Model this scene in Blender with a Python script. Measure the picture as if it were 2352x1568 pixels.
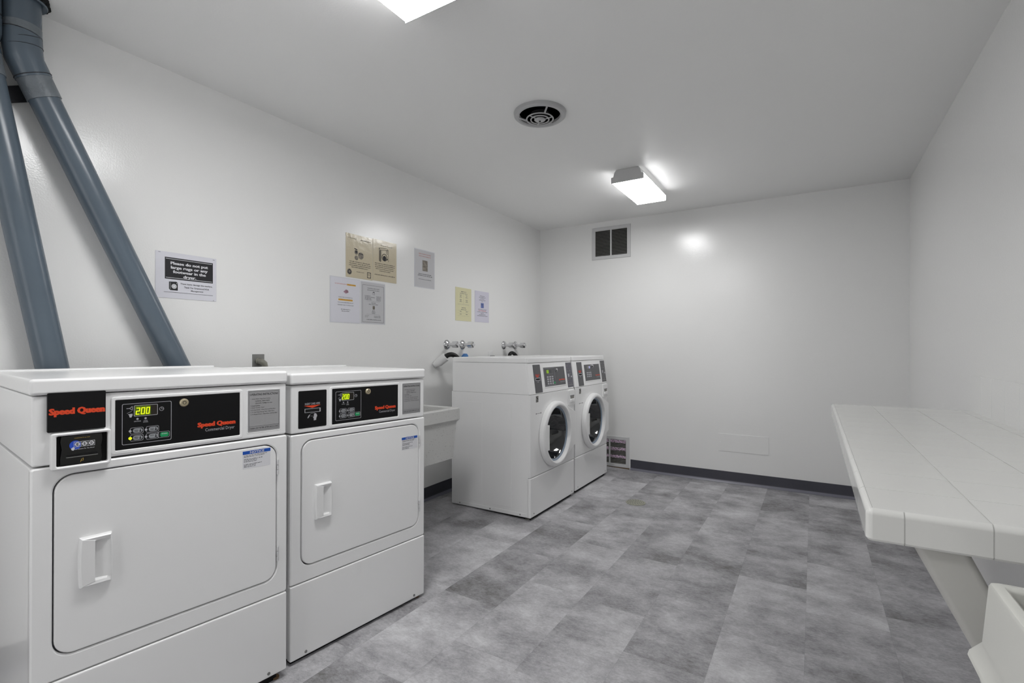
import bpy, bmesh, math, random
from mathutils import Vector, Matrix

for o in list(bpy.data.objects):
    bpy.data.objects.remove(o, do_unlink=True)
S = bpy.context.scene
C = S.collection
PI = math.pi

# ---------------------------------------------------------------- camera, world, exposure
W_PX, H_PX, F_PX, HOR = 2352.0, 1568.0, 1135.0, 801.0
CAM_H, YAW = 1.19, math.radians(31.4)
cam = bpy.data.cameras.new('camera')
cam.sensor_fit = 'HORIZONTAL'
cam.sensor_width = 36.0
cam.lens = 36.0 * F_PX / W_PX
cam.shift_y = (HOR - H_PX / 2) / W_PX
cam.clip_start = 0.02
co = bpy.data.objects.new('camera', cam)
C.objects.link(co)
co.location = (0, 0, CAM_H)
co.rotation_euler = (PI / 2, 0, YAW)
S.camera = co

wd = bpy.data.worlds.new('world')
S.world = wd
wd.use_nodes = True
wd.node_tree.nodes['Background'].inputs[0].default_value = (1, 1, 1, 1)
wd.node_tree.nodes['Background'].inputs[1].default_value = 0.5

S.view_settings.view_transform = 'Standard'
S.view_settings.look = 'None'
S.view_settings.gamma = 1
S.view_settings.use_curve_mapping = False
S.view_settings.exposure = 1.6
LENS_POWER = 12.0
TUBE_POWER = 1.5

# ---------------------------------------------------------------- room numbers
XL, XR, YB, YN, ZC = -2.54, 0.62, 4.75, -1.9, 2.475

# ---------------------------------------------------------------- materials
def lin(h):
    v = []
    for i in (0, 2, 4):
        c = int(h[i:i + 2], 16) / 255.0
        v.append(c / 12.92 if c <= 0.04045 else ((c + 0.055) / 1.055) ** 2.4)
    return (v[0], v[1], v[2], 1)

def mat(name, col, rough=0.5, metal=0.0, bump=0.0, bscale=60, emit=None, estr=0, coat=0.0, spec=0.5, vary=0.0, vscale=4, detail=3):
    m = bpy.data.materials.new(name)
    m.use_nodes = True
    nt = m.node_tree
    b = nt.nodes['Principled BSDF']
    c = lin(col) if isinstance(col, str) else col
    b.inputs['Base Color'].default_value = c
    b.inputs['Roughness'].default_value = rough
    b.inputs['Metallic'].default_value = metal
    b.inputs['Coat Weight'].default_value = coat
    b.inputs['Coat Roughness'].default_value = 0.08
    b.inputs['Specular IOR Level'].default_value = spec
    if emit:
        b.inputs['Emission Color'].default_value = lin(emit)
        b.inputs['Emission Strength'].default_value = estr
    if bump or vary:
        tc = nt.nodes.new('ShaderNodeTexCoord')
    if bump:
        n = nt.nodes.new('ShaderNodeTexNoise')
        n.inputs['Scale'].default_value = bscale
        n.inputs['Detail'].default_value = detail
        bp = nt.nodes.new('ShaderNodeBump')
        bp.inputs['Strength'].default_value = bump
        bp.inputs['Distance'].default_value = 0.01
        nt.links.new(tc.outputs['Object'], n.inputs['Vector'])
        nt.links.new(n.outputs['Fac'], bp.inputs['Height'])
        nt.links.new(bp.outputs['Normal'], b.inputs['Normal'])
    if vary:
        n2 = nt.nodes.new('ShaderNodeTexNoise')
        n2.inputs['Scale'].default_value = vscale
        n2.inputs['Detail'].default_value = 4
        mr = nt.nodes.new('ShaderNodeMapRange')
        mr.inputs['From Min'].default_value = 0.3
        mr.inputs['From Max'].default_value = 0.7
        mr.inputs['To Min'].default_value = 1 - vary
        mr.inputs['To Max'].default_value = 1 + vary
        mx = nt.nodes.new('ShaderNodeVectorMath')
        mx.operation = 'SCALE'
        mx.inputs[0].default_value = c[:3]
        nt.links.new(tc.outputs['Object'], n2.inputs['Vector'])
        nt.links.new(n2.outputs['Fac'], mr.inputs['Value'])
        nt.links.new(mr.outputs['Result'], mx.inputs['Scale'])
        nt.links.new(mx.outputs['Vector'], b.inputs['Base Color'])
    return m

M = {}
M['wall'] = mat('wall_paint', 'f2f2f1', 0.20, bump=0.05, bscale=170, spec=0.6)
M['ceil'] = mat('ceiling_paint', 'f3f3f2', 0.42, bump=0.05, bscale=120, spec=0.35)
M['enamel'] = mat('white_enamel', 'f6f6f6', 0.22, bump=0.004, bscale=30, spec=0.5)
M['enamel2'] = mat('white_plastic', 'efefef', 0.34)
M['seam'] = mat('seam_shadow_grey', '55565a', 0.6)
M['black'] = mat('black_panel', '050507', 0.4, spec=0.3)
M['blackg'] = mat('gloss_black', '08080a', 0.12)
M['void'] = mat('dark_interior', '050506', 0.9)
M['darkgrey'] = mat('charcoal_panel', '58585b', 0.4)
M['gplate'] = mat('grey_instruction_plate', 'a2a2a3', 0.4)
M['ink'] = mat('black_ink', '1e1e22', 0.6)
M['inkg'] = mat('grey_ink', '66666a', 0.6)
M['white'] = mat('white_print', 'dcdce0', 0.5)
M['lgrey'] = mat('light_grey_print', 'b8b8bd', 0.5)
M['orange'] = mat('orange_red_print', 'e8481f', 0.5)
M['red'] = mat('red_print', 'c8402c', 0.5)
M['green'] = mat('green_button', '16a060', 0.4)
M['btn'] = mat('grey_button', '9da0a4', 0.4)
M['led'] = mat('led_segments', 'c8e010', 0.5, emit='d4f00c', estr=0.32)
M['ledbg'] = mat('led_window', '3c4a06', 0.3, emit='6f8600', estr=0.10)
M['ledoff'] = mat('led_window_dark', '241f16', 0.2)
M['chrome'] = mat('chrome', 'd8d8da', 0.12, metal=1.0)
M['steel'] = mat('brushed_steel', '9a9a98', 0.38, metal=0.9)
M['brass'] = mat('lock_brass', 'c2b69a', 0.3, metal=0.6)
M['sticker'] = mat('white_sticker', 'e4e4e8', 0.4)
M['blue'] = mat('blue_header', '1a56b8', 0.45)
M['globe'] = mat('globe_blue', '2450c8', 0.4)
M['duct'] = mat('blue_grey_duct_paint', '5b6772', 0.26, bump=0.03, bscale=14, vary=0.05, vscale=6)
M['tape'] = mat('grey_duct_tape', '6f767c', 0.42, bump=0.35, bscale=45, vary=0.1, vscale=20)
M['strap'] = mat('black_strap', '2a2a2f', 0.8, bump=0.5, bscale=80)
M['rag'] = mat('dark_ragged_insulation', '101314', 0.95, bump=0.8, bscale=90)
M['paper'] = mat('white_paper', 'dcdce4', 0.5)
M['papergrey'] = mat('laminated_grey_paper', 'c9c9cc', 0.25, bump=0.05, bscale=20)
M['tan'] = mat('laminated_tan_paper', 'cfc4aa', 0.16, bump=0.12, bscale=22)
M['yellow'] = mat('pale_yellow_paper', 'e0dcb4', 0.5)
M['lav'] = mat('pale_lavender_paper', 'd8d6e4', 0.45)
M['film'] = mat('laminate_edge', 'dcdde2', 0.15)
M['hl'] = mat('yellow_highlighter', 'd9b548', 0.6)
M['photo'] = mat('printed_picture', '7f786e', 0.5, vary=0.5, vscale=60)
M['photob'] = mat('printed_blue_picture', '5f6fa8', 0.5, vary=0.4, vscale=60)
M['photop'] = mat('printed_pink_picture', 'a07a88', 0.5, vary=0.4, vscale=60)
M['base'] = mat('slate_vinyl_base', '43434c', 0.45, vary=0.08, vscale=5)
M['toe'] = mat('slate_vinyl_toe', '72727e', 0.35)
M['tile'] = mat('white_glazed_tile', 'e9e9e6', 0.12, spec=0.5)
M['grout'] = mat('light_grout', 'c4c4c1', 0.8)
M['lumber'] = mat('painted_white_wood', 'd6d5d0', 0.4, bump=0.06, bscale=25)
M['slate'] = mat('white_tub_plastic', 'deded8', 0.3, bump=0.02, bscale=40)
M['fanm'] = mat('aged_grey_metal', 'b9b9ba', 0.4, metal=0.1)
M['grille'] = mat('white_painted_grille', 'd2d2d3', 0.4)
M['slat'] = mat('dusty_slat', '8c8a86', 0.6)
M['lint'] = mat('pink_lint', 'dcc2da', 0.95, bump=1.0, bscale=120, vary=0.35, vscale=60)
M['rust'] = mat('rusty_edge', '70583f', 0.8)
M['drain'] = mat('beige_drain_cover', 'a5a595', 0.4, metal=0.3)
M['glass'] = mat('dark_door_glass', '0a0e14', 0.05, coat=0.6, spec=0.8)
M['gasket'] = mat('blue_grey_gasket', '8d9bab', 0.25)
M['rubber'] = mat('black_rubber', '0b0b0c', 0.5)
M['bluep'] = mat('blue_plastic', '4f86c4', 0.4)
M['housing'] = mat('light_housing', 'c9c9c9', 0.45)
def lens_side():
    m = bpy.data.materials.new('clear_ribbed_lens_side')
    m.use_nodes = True
    nt = m.node_tree
    nt.nodes.clear()
    out = nt.nodes.new('ShaderNodeOutputMaterial')
    mx = nt.nodes.new('ShaderNodeMixShader')
    tr = nt.nodes.new('ShaderNodeBsdfTransparent')
    em = nt.nodes.new('ShaderNodeEmission')
    em.inputs['Strength'].default_value = 1.5
    mx.inputs[0].default_value = 0.55
    nt.links.new(tr.outputs[0], mx.inputs[1]); nt.links.new(em.outputs[0], mx.inputs[2])
    nt.links.new(mx.outputs[0], out.inputs[0])
    return m
M['lens_side'] = lens_side()
M['lamp_tube'] = mat('lit_tube', 'ffffff', 0.4, emit='ffffff', estr=TUBE_POWER)
M['metalfoot'] = mat('galvanised_foot', '8e8d84', 0.4, metal=0.6)

def speckled():
    m = mat('speckled_concrete', 'c6c6c4', 0.6, bump=0.06, bscale=80)
    nt = m.node_tree
    b = nt.nodes['Principled BSDF']
    tc = nt.nodes.new('ShaderNodeTexCoord')
    v = nt.nodes.new('ShaderNodeTexVoronoi')
    v.inputs['Scale'].default_value = 60
    r = nt.nodes.new('ShaderNodeValToRGB')
    r.color_ramp.elements[0].position = 0.06
    r.color_ramp.elements[0].color = lin('8f8f8c')
    r.color_ramp.elements[1].position = 0.2
    r.color_ramp.elements[1].color = lin('c8c8c6')
    nt.links.new(tc.outputs['Object'], v.inputs['Vector'])
    nt.links.new(v.outputs['Distance'], r.inputs['Fac'])
    nt.links.new(r.outputs['Color'], b.inputs['Base Color'])
    return m
M['concrete'] = speckled()

def floor_mat():
    m = bpy.data.materials.new('grey_vinyl_tile')
    m.use_nodes = True
    nt = m.node_tree
    L = nt.links.new
    b = nt.nodes['Principled BSDF']
    def math_(op, a, c=None, d=None):
        n = nt.nodes.new('ShaderNodeMath')
        n.operation = op
        for i, v in enumerate((a, c, d)):
            if v is None:
                continue
            if isinstance(v, (int, float)):
                n.inputs[i].default_value = v
            else:
                L(v, n.inputs[i])
        return n.outputs[0]
    geo = nt.nodes.new('ShaderNodeNewGeometry')
    sp = nt.nodes.new('ShaderNodeSeparateXYZ')
    L(geo.outputs['Position'], sp.inputs[0])
    X, Y = sp.outputs['X'], sp.outputs['Y']
    TW, TL = 0.305, 0.61
    xc = math_('DIVIDE', math_('ADD', X, 0.03), TW)
    col = math_('FLOOR', xc)
    # column stagger measured row by row, repeated outside the visible columns
    ramp = None
    offs = {-6: 0.12, -5: 0.38, -4: 0.35, -3: 0.06, -2: 0.06, -1: 0.405, 0: 0.16, 1: 0.30}
    offs[-3] = 0.35; offs[-4] = 0.38; offs[-5] = 0.08
    off = 0.0
    acc = None
    for k, v in offs.items():
        e = math_('COMPARE', col, float(k), 0.5)
        t = math_('MULTIPLY', e, v)
        acc = t if acc is None else math_('ADD', acc, t)
    yc = math_('DIVIDE', math_('SUBTRACT', Y, acc), TL)
    row = math_('FLOOR', yc)
    cmb = nt.nodes.new('ShaderNodeCombineXYZ')
    L(col, cmb.inputs[0]); L(row, cmb.inputs[1])
    wn = nt.nodes.new('ShaderNodeTexWhiteNoise')
    wn.noise_dimensions = '2D'
    L(cmb.outputs[0], wn.inputs['Vector'])
    # joints
    fx = math_('FRACT', xc); fy = math_('FRACT', yc)
    ex = math_('MULTIPLY', math_('MINIMUM', fx, math_('SUBTRACT', 1.0, fx)), TW)
    ey = math_('MULTIPLY', math_('MINIMUM', fy, math_('SUBTRACT', 1.0, fy)), TL)
    edge = math_('MINIMUM', ex, ey)
    jmask = math_('LESS_THAN', edge, 0.0009)
    # mottling: stretched along x, shifted per tile
    sh = nt.nodes.new('ShaderNodeVectorMath'); sh.operation = 'SCALE'
    L(wn.outputs['Color'], sh.inputs[0]); sh.inputs['Scale'].default_value = 37.0
    ad = nt.nodes.new('ShaderNodeVectorMath'); ad.operation = 'ADD'
    L(geo.outputs['Position'], ad.inputs[0]); L(sh.outputs[0], ad.inputs[1])
    def noise(scale, sx, sy, det, rough):
        mp = nt.nodes.new('ShaderNodeMapping')
        mp.inputs['Scale'].default_value = (sx, sy, 1)
        L(ad.outputs[0], mp.inputs['Vector'])
        n = nt.nodes.new('ShaderNodeTexNoise')
        n.inputs['Scale'].default_value = scale
        n.inputs['Detail'].default_value = det
        n.inputs['Roughness'].default_value = rough
        L(mp.outputs[0], n.inputs['Vector'])
        return n.outputs['Fac']
    n1 = noise(3.4, 0.95, 1.2, 7, 0.62)
    n2 = noise(11, 0.85, 1.1, 12, 0.85)
    n3 = noise(90, 0.6, 1.15, 6, 0.85)
    v = math_('ADD', math_('MULTIPLY', math_('SUBTRACT', n1, 0.5), 1.40),
              math_('ADD', math_('MULTIPLY', math_('SUBTRACT', n2, 0.5), 0.85), math_('MULTIPLY', math_('SUBTRACT', n3, 0.5), 0.85)))
    tone = math_('MULTIPLY', math_('SUBTRACT', wn.outputs['Value'], 0.5), 0.25)
    v = math_('ADD', math_('ADD', v, tone), 0.475)
    rp = nt.nodes.new('ShaderNodeValToRGB')
    cr = rp.color_ramp
    cr.elements[0].position = 0.10; cr.elements[0].color = lin('6f6e6d')
    cr.elements[1].position = 0.92; cr.elements[1].color = lin('dadadc')
    e = cr.elements.new(0.36); e.color = lin('9a999c')
    e = cr.elements.new(0.60); e.color = lin('b9b8bb')
    L(v, rp.inputs['Fac'])
    mx = nt.nodes.new('ShaderNodeMix'); mx.data_type = 'RGBA'
    L(math_('MULTIPLY', jmask, 0.15), mx.inputs[0])
    L(rp.outputs['Color'], mx.inputs[6])
    mx.inputs[7].default_value = lin('4c4c4c')
    L(mx.outputs[2], b.inputs['Base Color'])
    b.inputs['Roughness'].default_value = 0.52
    b.inputs['Specular IOR Level'].default_value = 0.35
    bp = nt.nodes.new('ShaderNodeBump'); bp.inputs['Strength'].default_value = 0.12; bp.inputs['Distance'].default_value = 0.004
    L(n3, bp.inputs['Height']); L(bp.outputs['Normal'], b.inputs['Normal'])
    return m
M['floor'] = floor_mat()

# ---------------------------------------------------------------- mesh helpers
def obj(name, bm, m, parent=None, smooth=True, bevel_angle=0.6):
    bmesh.ops.recalc_face_normals(bm, faces=bm.faces[:])
    if smooth:
        for f in bm.faces:
            f.smooth = True
        for e in bm.edges:
            if len(e.link_faces) == 2:
                if e.calc_face_angle(0) > bevel_angle:
                    e.smooth = False
            else:
                e.smooth = False
    me = bpy.data.meshes.new(name)
    bm.to_mesh(me)
    bm.free()
    me.materials.append(M[m] if isinstance(m, str) else m)
    o = bpy.data.objects.new(name, me)
    C.objects.link(o)
    if smooth:
        wn = o.modifiers.new('weighted', 'WEIGHTED_NORMAL')
        wn.keep_sharp = True
        wn.weight = 90
    if parent:
        o.parent = parent
    return o

def thing(name, label, cat, loc=(0, 0, 0), rz=0, group=None):
    o = bpy.data.objects.new(name, None)
    C.objects.link(o)
    o.empty_display_size = 0.05
    o.location = loc
    o.rotation_euler = (0, 0, rz)
    o['label'] = label
    o['category'] = cat
    if group:
        o['group'] = group
    return o

def tag(o, label, cat, group=None):
    o['label'] = label
    o['category'] = cat
    if group:
        o['group'] = group
    return o

def struct(name, bm, m, smooth=False):
    o = obj(name, bm, m, None, smooth)
    o['kind'] = 'structure'
    return o

def T0(x, o, z):                      # x across, o outward towards the viewer, z up
    return Vector((x, -o, z))

def rbox(bm, x0, x1, y0, y1, z0, z1, r=0.0, seg=3):
    g = bmesh.ops.create_cube(bm, size=1)
    vs = g['verts']
    for v in vs:
        v.co = Vector(((x0 + x1) / 2 + v.co.x * (x1 - x0), (y0 + y1) / 2 + v.co.y * (y1 - y0), (z0 + z1) / 2 + v.co.z * (z1 - z0)))
    if r > 0:
        es = list({e for v in vs for e in v.link_edges})
        bmesh.ops.bevel(bm, geom=es, offset=r, segments=seg, profile=0.5, affect='EDGES')
    return bm

def box(x0, x1, y0, y1, z0, z1, r=0.0, seg=3):
    return rbox(bmesh.new(), x0, x1, y0, y1, z0, z1, r, seg)

def rr(x0, x1, z0, z1, r, n=6):
    if r <= 0:
        return [(x0, z0), (x1, z0), (x1, z1), (x0, z1)]
    P = []
    for cx, cz, a0 in ((x1 - r, z0 + r, -PI / 2), (x1 - r, z1 - r, 0), (x0 + r, z1 - r, PI / 2), (x0 + r, z0 + r, PI)):
        for i in range(n + 1):
            a = a0 + PI / 2 * i / n
            P.append((cx + r * math.cos(a), cz + r * math.sin(a)))
    return P

def circ(cx, cz, r, n=48, a0=0.0, a1=2 * PI):
    full = abs(a1 - a0 - 2 * PI) < 1e-6
    k = n if full else n + 1
    return [(cx + r * math.cos(a0 + (a1 - a0) * i / n), cz + r * math.sin(a0 + (a1 - a0) * i / n)) for i in range(k)]

def inset(P, d):
    n = len(P)
    out = []
    for i in range(n):
        a, b, c = Vector(P[i - 1]), Vector(P[i]), Vector(P[(i + 1) % n])
        e1, e2 = (b - a), (c - b)
        if e1.length < 1e-9: e1 = e2
        if e2.length < 1e-9: e2 = e1
        n1 = Vector((-e1.y, e1.x)).normalized(); n2 = Vector((-e2.y, e2.x)).normalized()
        m = (n1 + n2)
        if m.length < 1e-6: m = n1
        m.normalize()
        k = d / max(0.5, m.dot(n1))
        out.append((b.x + m.x * k, b.y + m.y * k))
    return out

def loops(bm, T, Ls, cap0=True, cap1=True):
    V = []
    for P, o in Ls:
        V.append([bm.verts.new(T(x, o, z)) for x, z in P])
    n = len(V[0])
    for a, b in zip(V, V[1:]):
        for i in range(n):
            j = (i + 1) % n
            bm.faces.new((a[i], a[j], b[j], b[i]))
    if cap0:
        bm.faces.new(V[0][::-1])
    if cap1:
        bm.faces.new(V[-1])
    return V

def poly(bm, P, o0, o1, T=T0, bev=0.0):
    if bev > 0:
        loops(bm, T, [(P, o0), (P, o1 - bev), (inset(P, bev * 0.3), o1 - bev * 0.3), (inset(P, bev), o1)])
    else:
        loops(bm, T, [(P, o0), (P, o1)])
    return bm

def ring(bm, A, B, o0, o1, T=T0, bev=0.0):
    # closed frame between outer outline A and inner outline B
    if bev > 0:
        Ls = [(A, o0), (A, o1 - bev), (inset(A, bev), o1), (inset(B, -bev), o1), (B, o1 - bev), (B, o0)]
    else:
        Ls = [(A, o0), (A, o1), (B, o1), (B, o0)]
    V = loops(bm, T, Ls, False, False)
    n = len(A)
    for i in range(n):
        j = (i + 1) % n
        bm.faces.new((V[-1][i], V[-1][j], V[0][j], V[0][i]))
    return bm

def stroke(bm, P, w, o0, o1, T=T0, closed=False):
    n = len(P)
    k = n if closed else n - 1
    for i in range(k):
        a, b = Vector(P[i]), Vector(P[(i + 1) % n])
        d = (b - a)
        if d.length < 1e-7:
            continue
        d.normalize()
        q = Vector((-d.y, d.x)) * w / 2
        e = d * w * 0.3
        poly(bm, [tuple(a - q - e), tuple(b - q + e), tuple(b + q + e), tuple(a + q - e)], o0, o1, T)
    return bm

def lathe(bm, prof, center, axis='z', n=48, caps=True):
    # prof: list of (r, h); revolve about axis through center
    rings_ = []
    for r, h in prof:
        row = []
        for i in range(n):
            a = 2 * PI * i / n
            u, v = r * math.cos(a), r * math.sin(a)
            if axis == 'z': p = Vector((u, v, h))
            elif axis == 'y': p = Vector((u, h, v))
            else: p = Vector((h, u, v))
            row.append(bm.verts.new(Vector(center) + p))
        rings_.append(row)
    for a, b in zip(rings_, rings_[1:]):
        for i in range(n):
            j = (i + 1) % n
            bm.faces.new((a[i], a[j], b[j], b[i]))
    if caps and prof[0][0] > 0: bm.faces.new(rings_[0][::-1])
    if caps and prof[-1][0] > 0: bm.faces.new(rings_[-1])
    bmesh.ops.remove_doubles(bm, verts=bm.verts[:], dist=1e-6)
    return bm

def tube(bm, P, R, n=20, caps=True):
    P = [Vector(p) for p in P]
    if not isinstance(R, (list, tuple)):
        R = [R] * len(P)
    rows = []
    up = None
    for i, p in enumerate(P):
        t = (P[min(i + 1, len(P) - 1)] - P[max(i - 1, 0)]).normalized()
        if up is None:
            up = t.orthogonal().normalized()
        up = (up - t * up.dot(t)).normalized()
        s = t.cross(up)
        rows.append([bm.verts.new(p + (up * math.cos(2 * PI * k / n) + s * math.sin(2 * PI * k / n)) * R[i]) for k in range(n)])
    for a, b in zip(rows, rows[1:]):
        for i in range(n):
            j = (i + 1) % n
            bm.faces.new((a[i], a[j], b[j], b[i]))
    if caps:
        bm.faces.new(rows[0][::-1]); bm.faces.new(rows[-1])
    return bm

def bez(p0, p1, p2, p3, n=14):
    p0, p1, p2, p3 = map(Vector, (p0, p1, p2, p3))
    return [p0 * (1 - t) ** 3 + p1 * 3 * t * (1 - t) ** 2 + p2 * 3 * t * t * (1 - t) + p3 * t ** 3 for t in [i / n for i in range(n + 1)]]

def text_into(bm, body, x0, x1, z0, z1, o0=0.0, th=0.0003, T=T0, bold=0.0, keep=False, align='c', shear=0.0, fat=0.0):
    cu = bpy.data.curves.new('t', 'FONT')
    cu.body = body
    cu.size = 1
    cu.offset = bold
    cu.resolution_u = 2
    cu.shear = shear
    cu.fill_mode = 'BOTH'
    ob = bpy.data.objects.new('t', cu)
    C.objects.link(ob)
    bpy.context.view_layer.update()
    me = bpy.data.meshes.new_from_object(ob.evaluated_get(bpy.context.evaluated_depsgraph_get()))
    bpy.data.objects.remove(ob, do_unlink=True)
    bpy.data.curves.remove(cu)
    if not me.vertices:
        return bm
    xs = [v.co.x for v in me.vertices]; ys = [v.co.y for v in me.vertices]
    ax, bx, ay, by = min(xs), max(xs), min(ys), max(ys)
    sx = (x1 - x0) / (bx - ax); sz = (z1 - z0) / (by - ay)
    ox = x0
    if keep:
        sx = min(sx, sz)
        w = (bx - ax) * sx
        ox = x0 + ((x1 - x0) - w) * {'c': 0.5, 'l': 0, 'r': 1}[align]
    for kk, df in enumerate((0.0,) if fat == 0 else (0.0, -fat, fat)):
        vs = [bm.verts.new(T(ox + df + (v.co.x - ax) * sx, o0 + th + kk * 0.00004, z0 + (v.co.y - ay) * sz)) for v in me.vertices]
        for p in me.polygons:
            try:
                bm.faces.new([vs[i] for i in p.vertices])
            except ValueError:
                pass
    bpy.data.meshes.remove(me)
    return bm

def textobj(name, m, parent, *a, **k):
    bm = bmesh.new()
    text_into(bm, *a, **k)
    return obj(name, bm, m, parent, smooth=False)

def bars(bm, x0, x1, z, h, rng, o0=0.0, T=T0, word=0.010, th=0.0003):
    # a line of print too small to read: a row of word-shaped marks
    x = x0
    while x < x1:
        w = word * rng.uniform(0.4, 1.5)
        e = min(x + w, x1)
        # break each word into letter-sized ticks of varying height
        q = x
        while q < e - h * 0.2:
            lw = h * rng.uniform(0.35, 0.6)
            hh = h * rng.choice((0.7, 0.7, 1.0))
            poly(bm, [(q, z), (min(q + lw, e), z), (min(q + lw, e), z + hh), (q, z + hh)], o0, o0 + th, T)
            q += lw + h * 0.16
        x = e + word * 0.28
    return bm

# ================================================================ SETTING
def quad(bm, pts):
    bm.faces.new([bm.verts.new(p) for p in pts])

def zf(x, y):
    t = max(0.0, min(1.0, (-x - 1.2) / 1.34))
    k = max(0.0, min(1.0, (y - 1.9) / 1.0))
    return 0.028 * t * t * (3 - 2 * t) * k * k * (3 - 2 * k)

bm = bmesh.new()                                     # floor: falls gently from the left wall towards the drain
nx, ny = 32, 60
g = [[bm.verts.new((XL - 0.02 + (XR - XL + 0.04) * i / nx, YN + (YB + 0.02 - YN) * j / ny, 0)) for j in range(ny + 1)] for i in range(nx + 1)]
for r_ in g:
    for v in r_:
        v.co.z = zf(v.co.x, v.co.y)
for i in range(nx):
    for j in range(ny):
        bm.faces.new((g[i][j], g[i + 1][j], g[i + 1][j + 1], g[i][j + 1]))
struct('floor', bm, 'floor', smooth=True)
WT = 0.08
struct('ceiling', box(XL - WT, XR + WT, YN - WT, YB + WT, ZC, ZC + WT), 'ceil')
struct('wall_left', box(XL - WT, XL, YN, YB, -0.05, ZC), 'wall')
struct('wall_right', box(XR, XR + WT, YN, YB, -0.05, ZC), 'wall')
struct('wall_back', box(XL - WT, XR + WT, YB, YB + WT, -0.05, ZC), 'wall')
bm = bmesh.new()                                      # unseen near wall; doorway opening added to let in world fill light
DX0, DX1, DZ = -1.95, -0.75, 2.10
rbox(bm, XL - WT, DX0, YN - WT, YN, -0.05, ZC)
rbox(bm, DX1, XR + WT, YN - WT, YN, -0.05, ZC)
rbox(bm, DX0, DX1, YN - WT, YN, DZ, ZC)
struct('wall_near', bm, 'wall')

def base_run(name, a, b, z0a, z0b, inward, h=0.102):
    # vinyl cove base: thin sheet with a curved toe, mitred run from a to b
    bm = bmesh.new()
    a = Vector(a); b = Vector(b); n = Vector(inward)
    prof = [(0.0, h), (0.003, h - 0.001), (0.004, 0.03), (0.006, 0.020), (0.011, 0.010), (0.019, 0.003), (0.020, 0.0), (0.0, 0.0)]
    K = 12
    rows = []
    for k in range(K + 1):
        t = k / K
        p = a.lerp(b, t)
        z0 = zf(p.x, p.y)
        rows.append([bm.verts.new((p.x + n.x * d, p.y + n.y * d, z0 + z)) for d, z in prof])
    for r0, r1 in zip(rows, rows[1:]):
        for i in range(len(prof)):
            j = (i + 1) % len(prof)
            bm.faces.new((r0[i], r0[j], r1[j], r1[i]))
    bm.faces.new(rows[0]); bm.faces.new(rows[-1][::-1])
    o = struct(name, bm, 'base', smooth=True)
    bm = bmesh.new()                                  # lighter strip along the toe
    prof2 = [(0.0065, 0.0205), (0.0118, 0.0108), (0.0196, 0.0040), (0.0206, 0.0012), (0.015, 0.0005)]
    rows = []
    for k in range(K + 1):
        p = a.lerp(b, k / K)
        z0 = zf(p.x, p.y)
        rows.append([bm.verts.new((p.x + n.x * d, p.y + n.y * d, z0 + z)) for d, z in prof2])
    for r0, r1 in zip(rows, rows[1:]):
        for i in range(len(prof2) - 1):
            bm.faces.new((r0[i], r0[i + 1], r1[i + 1], r1[i]))
    obj('toe', bm, 'toe', o)
    return o
base_run('baseboard_left', (XL, YN, 0), (XL, YB, 0), 0, 0, (1, 0, 0))
base_run('baseboard_back', (-1.535, YB, 0), (XR, YB, 0), 0, 0, (0, -1, 0))
base_run('baseboard_right', (XR, YN, 0), (XR, YB, 0), 0, 0, (-1, 0, 0))

# painted-over tile splash on the right wall above the counter
bm = bmesh.new()
y = 3.045
while y > 1.1:
    rbox(bm, XR - 0.003, XR, max(y - 0.1565, 1.09), y, 0.902, 1.068, 0.0009, 1)
    y -= 0.158
struct('trim_1', bm, 'wall')

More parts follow.
